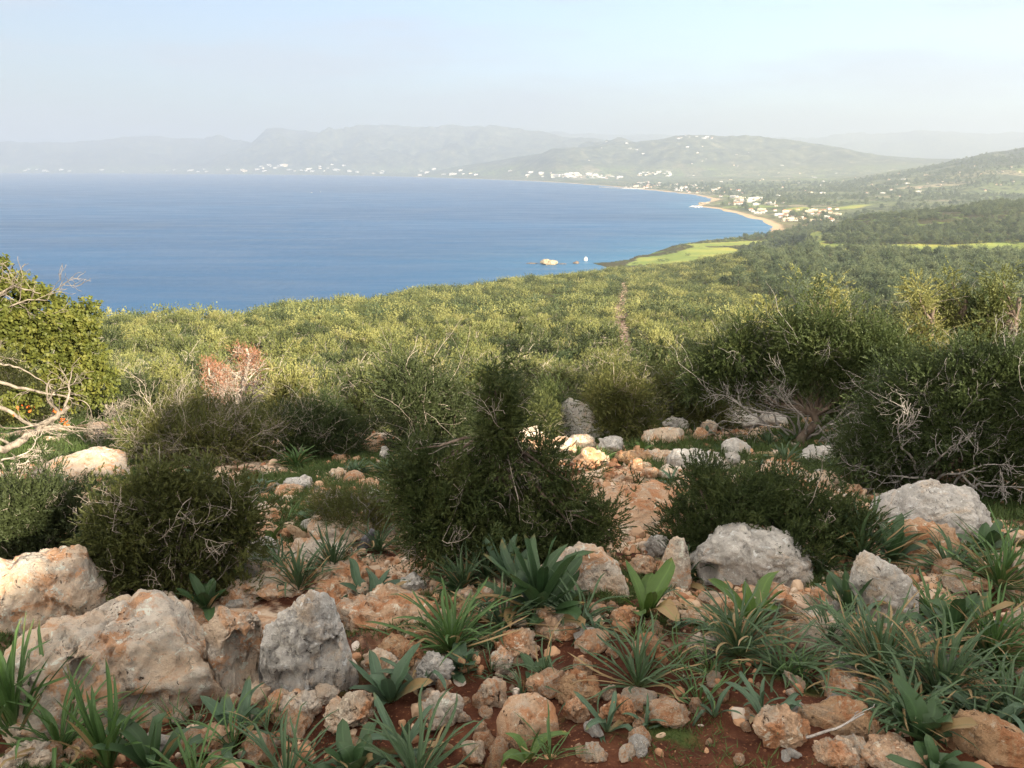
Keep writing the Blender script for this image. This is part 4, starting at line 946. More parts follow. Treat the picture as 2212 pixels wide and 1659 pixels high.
# centre: bushy dark juniper with one upright leader
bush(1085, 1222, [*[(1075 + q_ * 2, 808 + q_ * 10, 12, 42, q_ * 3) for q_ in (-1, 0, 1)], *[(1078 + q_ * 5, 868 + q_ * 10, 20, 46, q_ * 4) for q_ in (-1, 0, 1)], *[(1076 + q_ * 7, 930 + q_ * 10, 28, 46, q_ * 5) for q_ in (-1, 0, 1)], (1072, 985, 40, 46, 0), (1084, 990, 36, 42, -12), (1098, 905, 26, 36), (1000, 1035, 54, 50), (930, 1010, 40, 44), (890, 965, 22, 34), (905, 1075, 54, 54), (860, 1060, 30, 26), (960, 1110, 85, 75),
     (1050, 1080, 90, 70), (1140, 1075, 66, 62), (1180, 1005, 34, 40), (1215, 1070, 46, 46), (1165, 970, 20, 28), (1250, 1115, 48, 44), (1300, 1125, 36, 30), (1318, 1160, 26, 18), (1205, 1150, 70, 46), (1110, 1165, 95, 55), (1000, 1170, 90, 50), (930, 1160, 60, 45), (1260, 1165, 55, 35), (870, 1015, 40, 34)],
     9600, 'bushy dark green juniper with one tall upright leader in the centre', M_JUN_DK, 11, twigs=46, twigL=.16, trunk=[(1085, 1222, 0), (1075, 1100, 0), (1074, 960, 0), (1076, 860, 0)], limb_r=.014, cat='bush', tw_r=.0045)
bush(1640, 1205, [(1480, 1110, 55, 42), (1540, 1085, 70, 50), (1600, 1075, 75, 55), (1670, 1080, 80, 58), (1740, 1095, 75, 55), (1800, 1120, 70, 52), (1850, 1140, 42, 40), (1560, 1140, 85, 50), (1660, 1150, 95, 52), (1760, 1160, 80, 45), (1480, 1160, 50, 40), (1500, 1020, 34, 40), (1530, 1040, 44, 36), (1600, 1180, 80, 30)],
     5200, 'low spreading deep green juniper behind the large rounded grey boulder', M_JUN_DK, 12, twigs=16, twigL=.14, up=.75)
bush(370, 1285, [(330, 1085, 70, 50), (430, 1095, 80, 52), (505, 1125, 55, 50), (270, 1115, 60, 55), (390, 1130, 85, 60), (480, 1165, 60, 56), (270, 1160, 64, 56), (360, 1200, 100, 56), (460, 1225, 60, 42), (270, 1225, 60, 46), (195, 1190, 34, 36), (225, 1120, 30, 34), (345, 1030, 22, 34), (445, 1025, 26, 36), (515, 1070, 26, 34), (540, 1170, 24, 44), (400, 1050, 30, 30)],
     6200, 'large olive-green juniper full of pale twigs behind the lower left outcrop', M_JUN_SHADE, 13, twigs=85, twigL=.15)
bush(60, 1215, [(20, 1075, 34, 40), (55, 1100, 44, 44), (95, 1085, 34, 40), (130, 1110, 40, 44), (30, 1140, 46, 46), (90, 1150, 50, 46), (-20, 1110, 40, 55), (150, 1150, 34, 40), (60, 1180, 60, 34), (100, 1055, 20, 26)],
     2600, 'bright lime juniper catching the sun at the left edge below the cream slab', M_JUN, 14, twigs=26, twigL=.11, spray=.08, up=.7)
bush(440, 1000, [(340, 905, 60, 28), (420, 900, 80, 34), (510, 905, 75, 32), (380, 940, 100, 36), (480, 945, 100, 36), (570, 935, 60, 32), (310, 950, 60, 34), (430, 975, 110, 26), (540, 970, 80, 28)],
     4200, 'dark flat-topped juniper tangled with grey branches left of the narrow path', M_JUN_SHADE, 15, twigs=120, twigL=.3, twig_m=1, spray=.09, leaf=(.028, .008), limb_r=.02)
bush(690, 992, [(620, 920, 50, 34), (680, 910, 55, 34), (740, 925, 46, 34), (650, 950, 60, 32), (720, 955, 60, 30), (700, 885, 34, 22), (760, 960, 30, 24)],
     2600, 'green juniper at the end of the narrow path behind the grey tangle', M_JUN_DK, 16, twigs=30, twigL=.25, spray=.09, leaf=(.028, .008))
bush(760, 1150, [(720, 1070, 50, 20), (790, 1085, 60, 26), (840, 1110, 50, 30), (760, 1110, 66, 28), (700, 1095, 36, 24), (820, 1140, 44, 22)],
     2400, 'low grey-green heather mound left of the bushy dark juniper', M_JUN_SHADE, 17, 'heather_mound', 'shrub', .05, (.016, .0045), 9, 30, .08, 2, .008)
bush(520, 1272, [(500, 1235, 36, 20), (530, 1245, 34, 18), (555, 1252, 26, 14)], 260, 'grey dry thorny cushion behind the strap leaves on the left', M_JUN_SHADE, 18, 'thorny_cushion', 'shrub', .03, (.01, .003), 4, 260, .055, 2, .004, depth=2, tw_r=.0016)
bush(1165, 955, [(1150, 900, 26, 30), (1175, 885, 22, 30), (1190, 915, 26, 26), (1140, 925, 20, 20)], 900, 'small bright green juniper lit by the sun above the bright row of rocks', M_JUN, 19, twigs=4, spray=.1, leaf=(.032, .01), K=8, up=.8)
bush(1235, 945, [(1210, 890, 34, 40), (1245, 900, 34, 36), (1260, 925, 24, 24), (1200, 925, 30, 26), (1190, 860, 26, 30)], 1600, 'dark green shaded juniper in front of the tall pale rock', M_JUN_DK, 20, twigs=6, spray=.1, leaf=(.032, .01), K=8)
bush(1345, 945, [(1300, 850, 44, 40), (1350, 845, 46, 44), (1330, 890, 52, 44), (1375, 890, 40, 44), (1320, 925, 40, 24), (1380, 925, 34, 26)], 2600, 'rounded olive juniper right of the tall pale rock', M_JUN_SHADE, 21, twigs=24, twigL=.3, spray=.12, leaf=(.026, .014), K=11)
bush(925, 985, [(880, 830, 50, 46), (940, 850, 50, 46), (990, 870, 44, 46), (900, 890, 56, 50), (960, 920, 56, 46), (870, 940, 40, 34), (930, 960, 60, 30), (990, 940, 30, 40), (860, 880, 30, 40)],
     3400, 'sunlit pale green juniper with long bare stems left of the dark leader', M_JUN, 22, twigs=36, twigL=.45, spray=.11, leaf=(.026, .014), K=11, depth=1)
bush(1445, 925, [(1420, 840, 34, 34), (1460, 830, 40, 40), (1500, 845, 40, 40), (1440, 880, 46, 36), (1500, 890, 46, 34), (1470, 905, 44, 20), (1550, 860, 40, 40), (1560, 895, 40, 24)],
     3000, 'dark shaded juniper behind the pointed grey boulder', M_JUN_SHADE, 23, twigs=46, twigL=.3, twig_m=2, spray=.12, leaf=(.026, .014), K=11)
# right: wind-bent trees
bush(1715, 955, [(1545, 790, 46, 34), (1610, 775, 55, 36), (1685, 765, 60, 36), (1760, 755, 64, 34), (1835, 750, 56, 36), (1600, 810, 70, 46), (1680, 800, 90, 50), (1770, 790, 90, 50), (1850, 780, 70, 46), (1900, 760, 60, 40),
     (1700, 715, 30, 26), (1785, 705, 30, 28), (1600, 735, 26, 24), (1500, 830, 40, 24), (1930, 790, 40, 34)],
     12500, 'spreading wind-bent juniper with grey bare lower branches and a leaning trunk', M_JUN_DK, 24, 'juniper_tree', 'tree', .11, (.028, .013), 11, 60, .4, 2, .035, trunk=[(1715, 955, 0), (1735, 930, 0), (1755, 905, 0), (1745, 860, 0)], depth=1)
def dead_branches(X, Y, starts, label, seed, mat=None, name='bare_branch', cat='branch', depth=3, r=.012, spread=.7, w=.2, up=.03, kids=(2, 4), ratio=.62, rmin=.0022):
    """bare branch sprays: (x, y, depth offset, dx, dy, ddepth, length) in picture units from the foot (X, Y)"""
    rng = np.random.RandomState(seed); p, k = near(X, Y); a = face(p); g = Geo()
    root = np.array([0, 0, -.05])
    for x, y, dy, ux, uy, ud, L in starts:
        s = np.array([(x - X) * k, dy * k, (Y - y) * k]); grow(g, rng, s, (ux, ud, -uy), L * k, r, depth, [], w, up, kids, spread, ratio, 0, 5, rmin)
        limbs(g, rng, root, [s], r * 1.1, 0, .03, r, 5)
    o = link(name, g.mesh(name, [mat or M_TWIGG], True), None, p, (0, 0, a)); return tag(o, label, cat)
dead_branches(1728, 950, [(1700, 880, -70, -1, -.3, -.3, 95), (1740, 890, -80, -.5, -.7, -.3, 80), (1780, 885, -80, .9, -.3, -.3, 95), (1800, 900, -80, .8, .5, -.4, 80), (1690, 900, -80, -1, .1, -.3, 90), (1820, 860, -60, .9, -.6, -.2, 80), (1640, 890, -60, -.9, -.4, -.2, 70), (1880, 880, -60, .7, -.5, -.2, 70), (1790, 930, -70, .3, 1, -.4, 50), (1720, 895, 10, -1, -.25, .1, 90), (1720, 885, -20, -.8, -.5, -.1, 90), (1760, 890, 0, 1, -.3, 0, 90), (1780, 900, -30, 1, .35, -.2, 80), (1775, 880, -10, .8, -.6, .1, 90), (1760, 900, -40, .5, .9, -.3, 55), (1650, 880, 0, -1, -.1, 0, 60), (1830, 850, 0, 1, -.2, 0, 70), (1740, 870, 0, -.3, -.9, 0, 60)],
              'sprays of silvery bare branches hanging round the leaning trunk', 31, M_TWIGG)
dead_branches(1455, 915, [(1450, 890, 0, -.8, -.7, 0, 40), (1470, 885, 0, .6, -.8, 0, 40), (1460, 900, -10, -.9, .1, -.2, 36)], 'small tangle of grey bare twigs above the pointed grey boulder', 32, M_TWIGG, depth=2, r=.008)
bush(2010, 1065, [(1930, 870, 70, 60), (2010, 840, 80, 60), (2100, 830, 90, 66), (2190, 820, 80, 70), (1960, 930, 80, 60), (2060, 910, 100, 66), (2160, 900, 90, 70), (1900, 980, 70, 60), (1990, 990, 80, 44), (2100, 970, 90, 50), (2200, 960, 80, 60), (1880, 1030, 60, 40), (2240, 860, 60, 80), (1940, 1040, 60, 26), (2180, 1020, 70, 40), (1850, 960, 40, 50)],
     13500, 'big dark juniper with twisted low stems at the right edge', M_JUN_DK, 25, 'juniper_tree', 'tree', .09, (.025, .011), 11, 120, .26, 2, .035, trunk=[(2000, 1062, 0), (1990, 1030, 0), (2030, 985, 0), (2100, 960, 0)], depth=1)
dead_branches(2000, 1060, [(1990, 1010, -60, -1, -.2, -.2, 80), (2030, 990, -70, .8, -.1, -.3, 80), (2060, 985, -70, .7, .6, -.3, 70), (1960, 960, -70, -.8, -.5, -.3, 70), (2090, 1000, -70, 1, .2, -.3, 70), (2010, 960, -90, .1, -.9, -.4, 50)],
              'dark tangled bare branches under the big juniper at the right edge', 33, M_TWIGG)
def tall(X, Y, top, w, n, label, seed, mat=None, twigs=26, name='juniper_tree', tw=1):
    """pointed sunlit juniper: foot, picture row of the tip, width"""
    rng = np.random.RandomState(seed); H = Y - top; L = []; w = w * 1.5; n = int(n * 1.7)
    for i in range(11):
        f = i / 10.; r = w * .5 * (1 - f) ** .75 + 6
        for _ in range(2 if f < .7 else 1): L.append((X + rng.uniform(-.45, .45) * r * 1.3, Y - H * (.10 + .86 * f), max(r * .55, 8), H * .075 + 3))
    return bush(X, Y, L, n, label, mat or M_JUN, seed, name, 'tree', .12, (.032, .019), 11, twigs, .4, tw, .03, trunk=[(X, Y, 0), (X + 2, Y - H * .4, 0), (X - 2, Y - H * .85, 0)])
tall(2050, 898, 595, 110, 2600, 'sunlit pointed juniper with a pale stem rising above the dark tree', 41)
tall(2160, 900, 590, 150, 3600, 'tallest sunlit juniper at the right edge above the dark tree', 42)
tall(1985, 900, 612, 80, 1800, 'slim yellow-green juniper left of the pointed pale-stemmed one', 43)
tall(2100, 902, 640, 110, 2400, 'dark green juniper between the two tallest sunlit junipers', 44, M_JUN_DK)
tall(1790, 902, 628, 130, 2600, 'orange-tinged sunlit juniper topping the spreading wind-bent tree', 45, twigs=50)
tall(1755, 900, 610, 60, 900, 'narrow brownish juniper tip beside the orange-tinged juniper', 46, twigs=16)
tall(1660, 900, 668, 100, 2000, 'rounded sunlit juniper at the left shoulder of the wind-bent tree', 47)
tall(1590, 900, 730, 130, 2400, 'green sunlit juniper where the shade begins left of the wind-bent tree', 48)
tall(1890, 900, 690, 150, 2800, 'broad sunlit juniper with many white twigs between the wind-bent tree and the slim one', 49, twigs=70)
tall(1510, 895, 770, 110, 1800, 'small sunlit juniper above the dark shaded one', 50)
tall(1420, 890, 770, 100, 1800, 'dark carob-like bush in the sunlit wood above the path', 51, M_JUN_DK, 6)
tall(830, 930, 800, 120, 2000, 'sunlit juniper with white stems over the top of the narrow path', 52, twigs=60)
tall(640, 915, 820, 120, 2000, 'sunlit green juniper right of the dead rust-coloured one', 53, twigs=40)
tall(1040, 900, 780, 90, 1400, 'yellow-green juniper just behind the dark leader', 54, twigs=16)
tall(360, 900, 815, 130, 2200, 'pale yellow-green juniper behind the flat-topped grey tangle', 55, twigs=60)
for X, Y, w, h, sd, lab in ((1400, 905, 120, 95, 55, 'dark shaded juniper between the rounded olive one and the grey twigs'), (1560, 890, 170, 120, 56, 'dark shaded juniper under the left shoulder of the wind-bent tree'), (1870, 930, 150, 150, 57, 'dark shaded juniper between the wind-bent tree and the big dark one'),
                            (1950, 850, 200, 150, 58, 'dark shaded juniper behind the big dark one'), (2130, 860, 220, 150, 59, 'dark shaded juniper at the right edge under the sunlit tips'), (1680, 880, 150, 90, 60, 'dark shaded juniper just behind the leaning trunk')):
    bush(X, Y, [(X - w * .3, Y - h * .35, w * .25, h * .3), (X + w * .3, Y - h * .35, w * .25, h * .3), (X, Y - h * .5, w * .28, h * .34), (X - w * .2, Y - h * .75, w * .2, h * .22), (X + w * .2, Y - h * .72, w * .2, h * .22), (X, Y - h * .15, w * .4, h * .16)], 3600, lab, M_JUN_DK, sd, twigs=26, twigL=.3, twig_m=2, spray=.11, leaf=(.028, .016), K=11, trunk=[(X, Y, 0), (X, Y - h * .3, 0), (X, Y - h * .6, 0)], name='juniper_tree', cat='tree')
# dead juniper with rusty needles
def dead_juniper(X, Y, parts, label, seed):
    rng = np.random.RandomState(seed); p, k = near(X, Y); a = face(p); t = empty('dead_juniper', p, label, 'tree', None, a); g = Geo(); P = []; U = []
    for x0, y0, x1, y1, rr, nb in parts:
        A = np.array([(x0 - X) * k, 0, (Y - y0) * k - .1]); B = np.array([(x1 - X) * k, rng.uniform(-.1, .1), (Y - y1) * k]); n = 9
        path = A + (B - A) * np.linspace(0, 1, n)[:, None]; path[1:-1] += rng.normal(size=(n - 2, 3)) * .05
        tube(g, path, rr, rr * .3, 6)
        H = B[2] - A[2]
        for i in range(nb):
            f = rng.uniform(.22, 1.0); q = path[0] + (path[-1] - path[0]) * f; an = rng.uniform(0, 6.28); L = H * .40 * (1.15 - f) * rng.uniform(.6, 1.2); tips = []
            grow(g, rng, q, (math.cos(an), math.sin(an), rng.uniform(-.1, .6)), L, rr * .4 * (1.1 - f) + .004, 2, tips, .22, .05, (2, 3), .7, .6, 0, 4, .003)
            for tp, td in tips:
                if f > .35 and rng.uniform() < .55: P.append(tp); U.append(td)
    P = np.array(P); U = unit(np.array(U)); m = 9; n = len(P)
    PP = np.repeat(P, m, 0) + rng.normal(size=(n * m, 3)) * .05; UU = unit(np.repeat(U, m, 0) + rng.normal(size=(n * m, 3)) * .7)
    V, F, kk = soup(PP, UU, rng.uniform(.03, .07, n * m), rng.uniform(.007, .013, n * m), rng)
    link('crown', mesh_np('crown', V, F, kk, [M_RUST]), t); link('trunk', g.mesh('trunk', [M_TWIG], True), t); return t
dead_juniper(520, 905, [(518, 905, 545, 752, .075, 46), (515, 900, 468, 778, .05, 34)], 'dead juniper with rusty needles and a bleached forked trunk', 61)
dead_branches(250, 875, [(250, 860, 0, 1, -.5, 0, 60), (240, 862, 0, .9, -.1, 0, 60), (255, 858, 0, .7, -.9, 0, 50)], 'spray of bleached bare branches beside the broad-leaved tree', 62, M_TWIG, depth=3, r=.014, spread=.55)
dead_branches(345, 905, [(335, 885, 0, .2, -1, 0, 40), (350, 890, 0, .7, -.8, 0, 36)], 'thin bleached branch standing in the sun left of the dead rusty juniper', 63, M_TWIG, depth=2, r=.01)
dead_branches(195, 960, [(150, 955, 0, 1, -.3, 0, 60), (200, 945, 0, .9, .1, 0, 60), (240, 940, 0, 1, -.2, 0, 50), (180, 940, 0, -.6, -.5, 0, 50)], 'low mesh of dead sunlit twigs above the cream slab', 64, M_TWIG, depth=3, r=.008)
dead_branches(700, 900, [(690, 870, 0, -.2, -1, 0, 40), (715, 875, 0, .5, -.8, 0, 40), (730, 880, 0, .1, -1, 0, 50)], 'white bare stems in the sunlit wood above the narrow path', 65, M_TWIG, depth=2, r=.01)
dead_branches(20, 1040, [(30, 1000, 0, .8, .5, 0, 50), (10, 990, 0, .9, -.2, 0, 60), (40, 1010, 0, .5, .9, -.3, 40), (0, 1000, 0, -.3, .6, -.2, 50)], 'dead curling branches at the left edge beside the cream slab', 66, M_TWIG, depth=3, r=.012)
# fallen log at the left
def log_(X, Y, pts, r, label, seed):
    rng = np.random.RandomState(seed); p, k = near(X, Y); a = face(p); g = Geo(); P = np.array([((x - X) * k, dy * k, (Y - y) * k) for x, y, dy in pts])
    tt = np.linspace(0, len(P) - 1, 22); P = np.array([[np.interp(v, range(len(P)), P[:, i]) for i in range(3)] for v in tt]); P[1:-1] += rng.normal(size=(20, 3)) * r * .25
    tube(g, P, r * np.linspace(1, .45, 22) * rng.uniform(.85, 1.15, 22), 0, 9)
    for i in (6, 11, 15, 18, 20): grow(g, rng, P[i], (rng.uniform(-.4, .8), rng.uniform(-.6, .3), rng.uniform(.1, .9)), r * 7, r * .35, 2, [], .25, .02, (2, 3), .7, .6, 0, 5, .003)
    o = link('fallen_branch', g.mesh('fallen_branch', [M_CBARK], True), None, p, (0, 0, a)); return tag(o, label, 'branch')
log_(70, 1010, [(-40, 965, 0), (20, 958, 0), (60, 950, 10), (95, 930, 20), (130, 910, 20), (155, 890, 10)], .05, 'thick weathered fallen branch crossing under the broad-leaved tree', 71)
# broad-leaved tree at the left with pale limbs
def carob(label):
    X, Y = -40, 990; rng = np.random.RandomState(81); p, k = near(X, Y); a = face(p); t = empty('carob_tree', p, label, 'tree', None, a)
    lob = [(-60, 560, 60, 50), (0, 580, 55, 46), (30, 610, 50, 40), (70, 640, 50, 36), (120, 680, 50, 40), (165, 700, 50, 44), (200, 730, 36, 44), (150, 760, 70, 60), (195, 800, 36, 50), (190, 860, 44, 50), (150, 850, 60, 50), (90, 720, 70, 50), (30, 690, 70, 50), (-40, 650, 90, 70), (110, 800, 60, 50), (200, 690, 24, 24), (150, 905, 40, 30), (-50, 760, 80, 70), (60, 880, 40, 30)]
    L = [((x - X + rng.normal() * 8) * k, rng.uniform(-.5, 1.0) * rx * k, (Y - y + rng.normal() * 8) * k, rx * k * q_, rx * k * .8 * q_, ry * k * q_) for (x, y, rx, ry), q_ in zip(lob, rng.uniform(.55, .92, len(lob)))]
    pts, d = lobes_points(L, 4600, rng, (.6, 1.08), 3.5, .1, .2)
    ax = unit(d + [0, 0, .5] + rng.normal(size=pts.shape) * .45); n = len(pts); K = 8
    tt = (np.arange(K) // 2 + .6) / 4.2; sgn = np.where(np.arange(K) % 2, 1, -1)
    sd = unit(np.cross(ax, rng.normal(size=ax.shape)))
    P = pts[:, None] + ax[:, None] * (tt[None, :, None] * .12); U = unit(sd[:, None] * sgn[None, :, None] + ax[:, None] * .5 + rng.normal(size=(n, K, 3)) * .2)
    V, F, kk = soup(P.reshape(-1, 3), U.reshape(-1, 3), rng.uniform(.028, .045, n * K), rng.uniform(.022, .034, n * K), rng, LEAFLET)
    link('crown', mesh_np('crown', V, F, kk, [M_CAROB]), t)
    g = Geo(); q = lambda x, y, dy=0: np.array([(x - X) * k, dy * k, (Y - y) * k])
    def limb(pts_, r0, r1, sub=4):
        Pp = np.array([q(*v) for v in pts_]); s = np.linspace(0, len(Pp) - 1, 16); Pp = np.array([[np.interp(v, range(len(Pp)), Pp[:, i]) for i in range(3)] for v in s]); Pp[1:-1] += rng.normal(size=(14, 3)) * r0 * .3
        tube(g, Pp, r0, r1, 7)
        for i in rng.choice(range(5, 16), sub): grow(g, rng, Pp[i], unit(Pp[min(i + 1, 15)] - Pp[i - 1]) + rng.normal(size=3) * .7, .35, r0 * .3, 2, [], .22, .0, (2, 3), .65, .6, 0, 4, .003)
    limb([(-40, 995), (-60, 900), (-50, 800), (-30, 700)], .09, .05, 3)
    limb([(-50, 830, -70), (20, 870, -90), (60, 915, -90), (120, 925, -80), (190, 960, -60)], .03, .006, 3); limb([(-55, 780, -60), (30, 820, -80), (100, 850, -80), (160, 880, -60)], .026, .006, 3)
    limb([(-50, 740, -50), (20, 770, -80), (60, 790, -80), (110, 840, -70)], .018, .005, 3); limb([(-30, 700, 0), (30, 640, -40), (70, 620, -50), (115, 640, -50)], .02, .005, 4)
    limb([(-30, 700, 0), (40, 665, -60), (90, 650, -60), (125, 655, -50)], .014, .004, 4)
    link('trunk', g.mesh('trunk', [M_CBARK], True), t)
    cs = np.array([q(110, 885, -95), q(60, 872, -95), q(112, 905, -95), q(105, 880, -95), q(35, 868, -95), q(117, 912, -95)]); n = 5; m = len(cs)
    Pr = np.repeat(cs, n, 0) + rng.normal(size=(m * n, 3)) * .022
    V, F, kk = soup(Pr, unit(rng.normal(size=Pr.shape)), rng.uniform(.025, .04, m * n), rng.uniform(.02, .028, m * n), rng, LEAFLET)
    o = link('red_leaves', mesh_np('red_leaves', V, F, kk, [M_REDLEAF]), t); o['label'] = 'a few bright orange-red dying leaves'
carob('broad-leaved carob tree with round yellow-green leaves and pale limbs at the left edge')

# ------------------------------------------------------------------ squills, asphodels and grass
def plant_mat(name, a, b, tip):
    s = SH(name); P = s.obj(); t = s.attr('along')
    isl = s.n('NewGeometry').outputs['Random Per Island']; col = s.mix(isl, tuple(v * .62 for v in a), tuple(v * .95 for v in b)); col = s.mix(s.math('MULTIPLY', s.noise(P, 45.0, 3, .7), .35), col, tuple(v * 1.5 for v in b))
    col = s.mix(s.fr(s.math('ADD', t, s.math('MULTIPLY', s.math('SUBTRACT', s.noise(P, 8.0, 3), .5), .9)), .95, 1.15), col, tip)
    col = s.mix(s.math('MULTIPLY', s.math('GREATER_THAN', isl, .87), s.fr(s.math('ADD', t, s.noise(P, 14.0, 3)), .6, .95)), col, (.30, .21, .10))
    col = s.mix(s.fr(t, .22, .0), col, (.16, .20, .08))
    ac = s.attr('across'); col = s.mix(s.math('MULTIPLY', s.fr(ac, .16, .02), .35), col, tuple(v * 1.7 for v in b))
    st = s.n('TexWave', {'Vector': s.n('CombineXYZ', {0: ac}).outputs[0], 'Scale': 9.0, 'Distortion': .3}).outputs['Fac']
    return s.done(col, .42, s.bump(st, .25, .004), .4, .18)
M_SQ = plant_mat('squill_leaf', (.032, .075, .028), (.055, .105, .040), (.20, .15, .05))
M_SQB = plant_mat('squill_leaf_glaucous', (.052, .10, .055), (.078, .135, .075), (.18, .16, .06))
M_SQY = plant_mat('squill_leaf_fresh', (.060, .12, .022), (.085, .15, .03), (.42, .28, .04))
M_AS = plant_mat('asphodel_leaf', (.050, .095, .042), (.080, .135, .060), (.25, .19, .08))
M_ASY = plant_mat('asphodel_leaf_green', (.055, .12, .03), (.085, .16, .045), (.22, .18, .07))
def straps(specs, rng, fold=.25, wave=.0, nseg=10):
    """specs: (azimuth, length, width, start elevation, droop, twist)"""
    V = []; F = []; A = []; C = []; off = 0
    for az, L, w, el, dr, tw in specs:
        t = np.linspace(0, 1, nseg + 1); e = el - dr * t ** 1.6; ds = L / nseg; kk = rng.uniform(.35, .9); kd = rng.choice([0, 0, 0, rng.uniform(.3, 1.2)]); e = e - kd * (t > kk); e = np.maximum(e, -1.3)
        rr = np.concatenate([[0], np.cumsum(np.cos(e[:-1]) * ds)]); zz = np.concatenate([[0], np.cumsum(np.sin(e[:-1]) * ds)])
        aa = az + tw * t ** 2 + rng.normal() * .12 * np.sin(t * 5); c = np.stack([rr * np.cos(aa), rr * np.sin(aa), zz], 1)
        side = np.stack([-np.sin(aa), np.cos(aa), np.zeros_like(aa)], 1); nrm = np.stack([-np.sin(e) * np.cos(aa), -np.sin(e) * np.sin(aa), np.cos(e)], 1)
        roll = rng.uniform(-.5, .5) * t; side, nrm = side * np.cos(roll)[:, None] + nrm * np.sin(roll)[:, None], nrm * np.cos(roll)[:, None] - side * np.sin(roll)[:, None]
        prof = np.clip(.42 + 1.25 * t, 0, 1) * np.sqrt(np.clip(1 - t ** 3.2, 0, 1)) * w * .5 + .0006
        wv = wave * w * np.sin(t * 14 + az * 5)[:, None] * nrm * t[:, None]
        pts = [c - side * prof[:, None] + nrm * (prof * fold)[:, None] + wv, c - side * (prof * .5)[:, None] + nrm * (prof * fold * .35)[:, None], c, c + side * (prof * .5)[:, None] + nrm * (prof * fold * .35)[:, None], c + side * prof[:, None] + nrm * (prof * fold)[:, None] - wv]
        v = np.stack(pts, 1); V.append(v.reshape(-1, 3)); A.append(np.repeat(t, 5)); C.append(np.tile([1, .5, 0, .5, 1], nseg + 1)); i = np.arange((nseg + 1) * 5).reshape(-1, 5) + off
        F.append(np.stack([i[:-1, :-1], i[:-1, 1:], i[1:, 1:], i[1:, :-1]], -1).reshape(-1, 4)); off += (nseg + 1) * 5
    return np.concatenate(V), np.concatenate(F), np.concatenate(A), np.concatenate(C)
n_pl = [0]
def strap_plant(name, X, Y, h, n, lw, el, droop, mat, label, cat, fold=.25, seed=None, wave=.05, spread=1.0, lean=(0, 0), z0=0.0):
    n_pl[0] += 1; rng = np.random.RandomState(seed or 1500 + n_pl[0] * 7); p, k = near(X, Y); L = h * k * 1.12; sp = []
    n = int(n * (2.2 if name == 'asphodel' else 1.15)); lw = lw * (.62 if name == 'asphodel' else 1.0)
    for i in range(n):
        f = (i + .5) / n; az = i * 2.4 + rng.uniform(-.35, .35); e = R(el[1]) * (1 - f) + R(el[0]) * f + rng.uniform(-.14, .14)
        e += lean[1] * math.cos(az - lean[0])
        sp.append((az, L * rng.uniform(.62, 1.15) * (1 - .22 * f * (1 - spread)), lw * k * rng.uniform(.75, 1.2), min(e, 1.5), droop * rng.uniform(.4, 1.5), rng.uniform(-.5, .5)))
    V, F, A, C = straps(sp, rng, fold, wave)
    me = mesh_np(name, V, F, 4, [mat], True)
    for nm, ar in (('along', A), ('across', C)):
        at = me.attributes.new(nm, 'FLOAT', 'POINT'); at.data.foreach_set('value', ar.astype(np.float32))
    o = link(name, me, None, (p[0], p[1], p[2] - .01 + z0), (0, 0, face(p))); return tag(o, label, cat)
def squill(X, Y, h, n, label, mat=M_SQ, lw=24, el=(25, 80), droop=.5, **kw): return strap_plant('squill', X, Y, h, n, lw, el, droop, mat, label, 'plant', .32, **kw)
def asphodel(X, Y, h, n, label, mat=M_AS, lw=9, el=(15, 80), droop=.9, **kw): return strap_plant('asphodel', X, Y, h, n, lw, el, droop, mat, label, 'plant', .55, **kw)
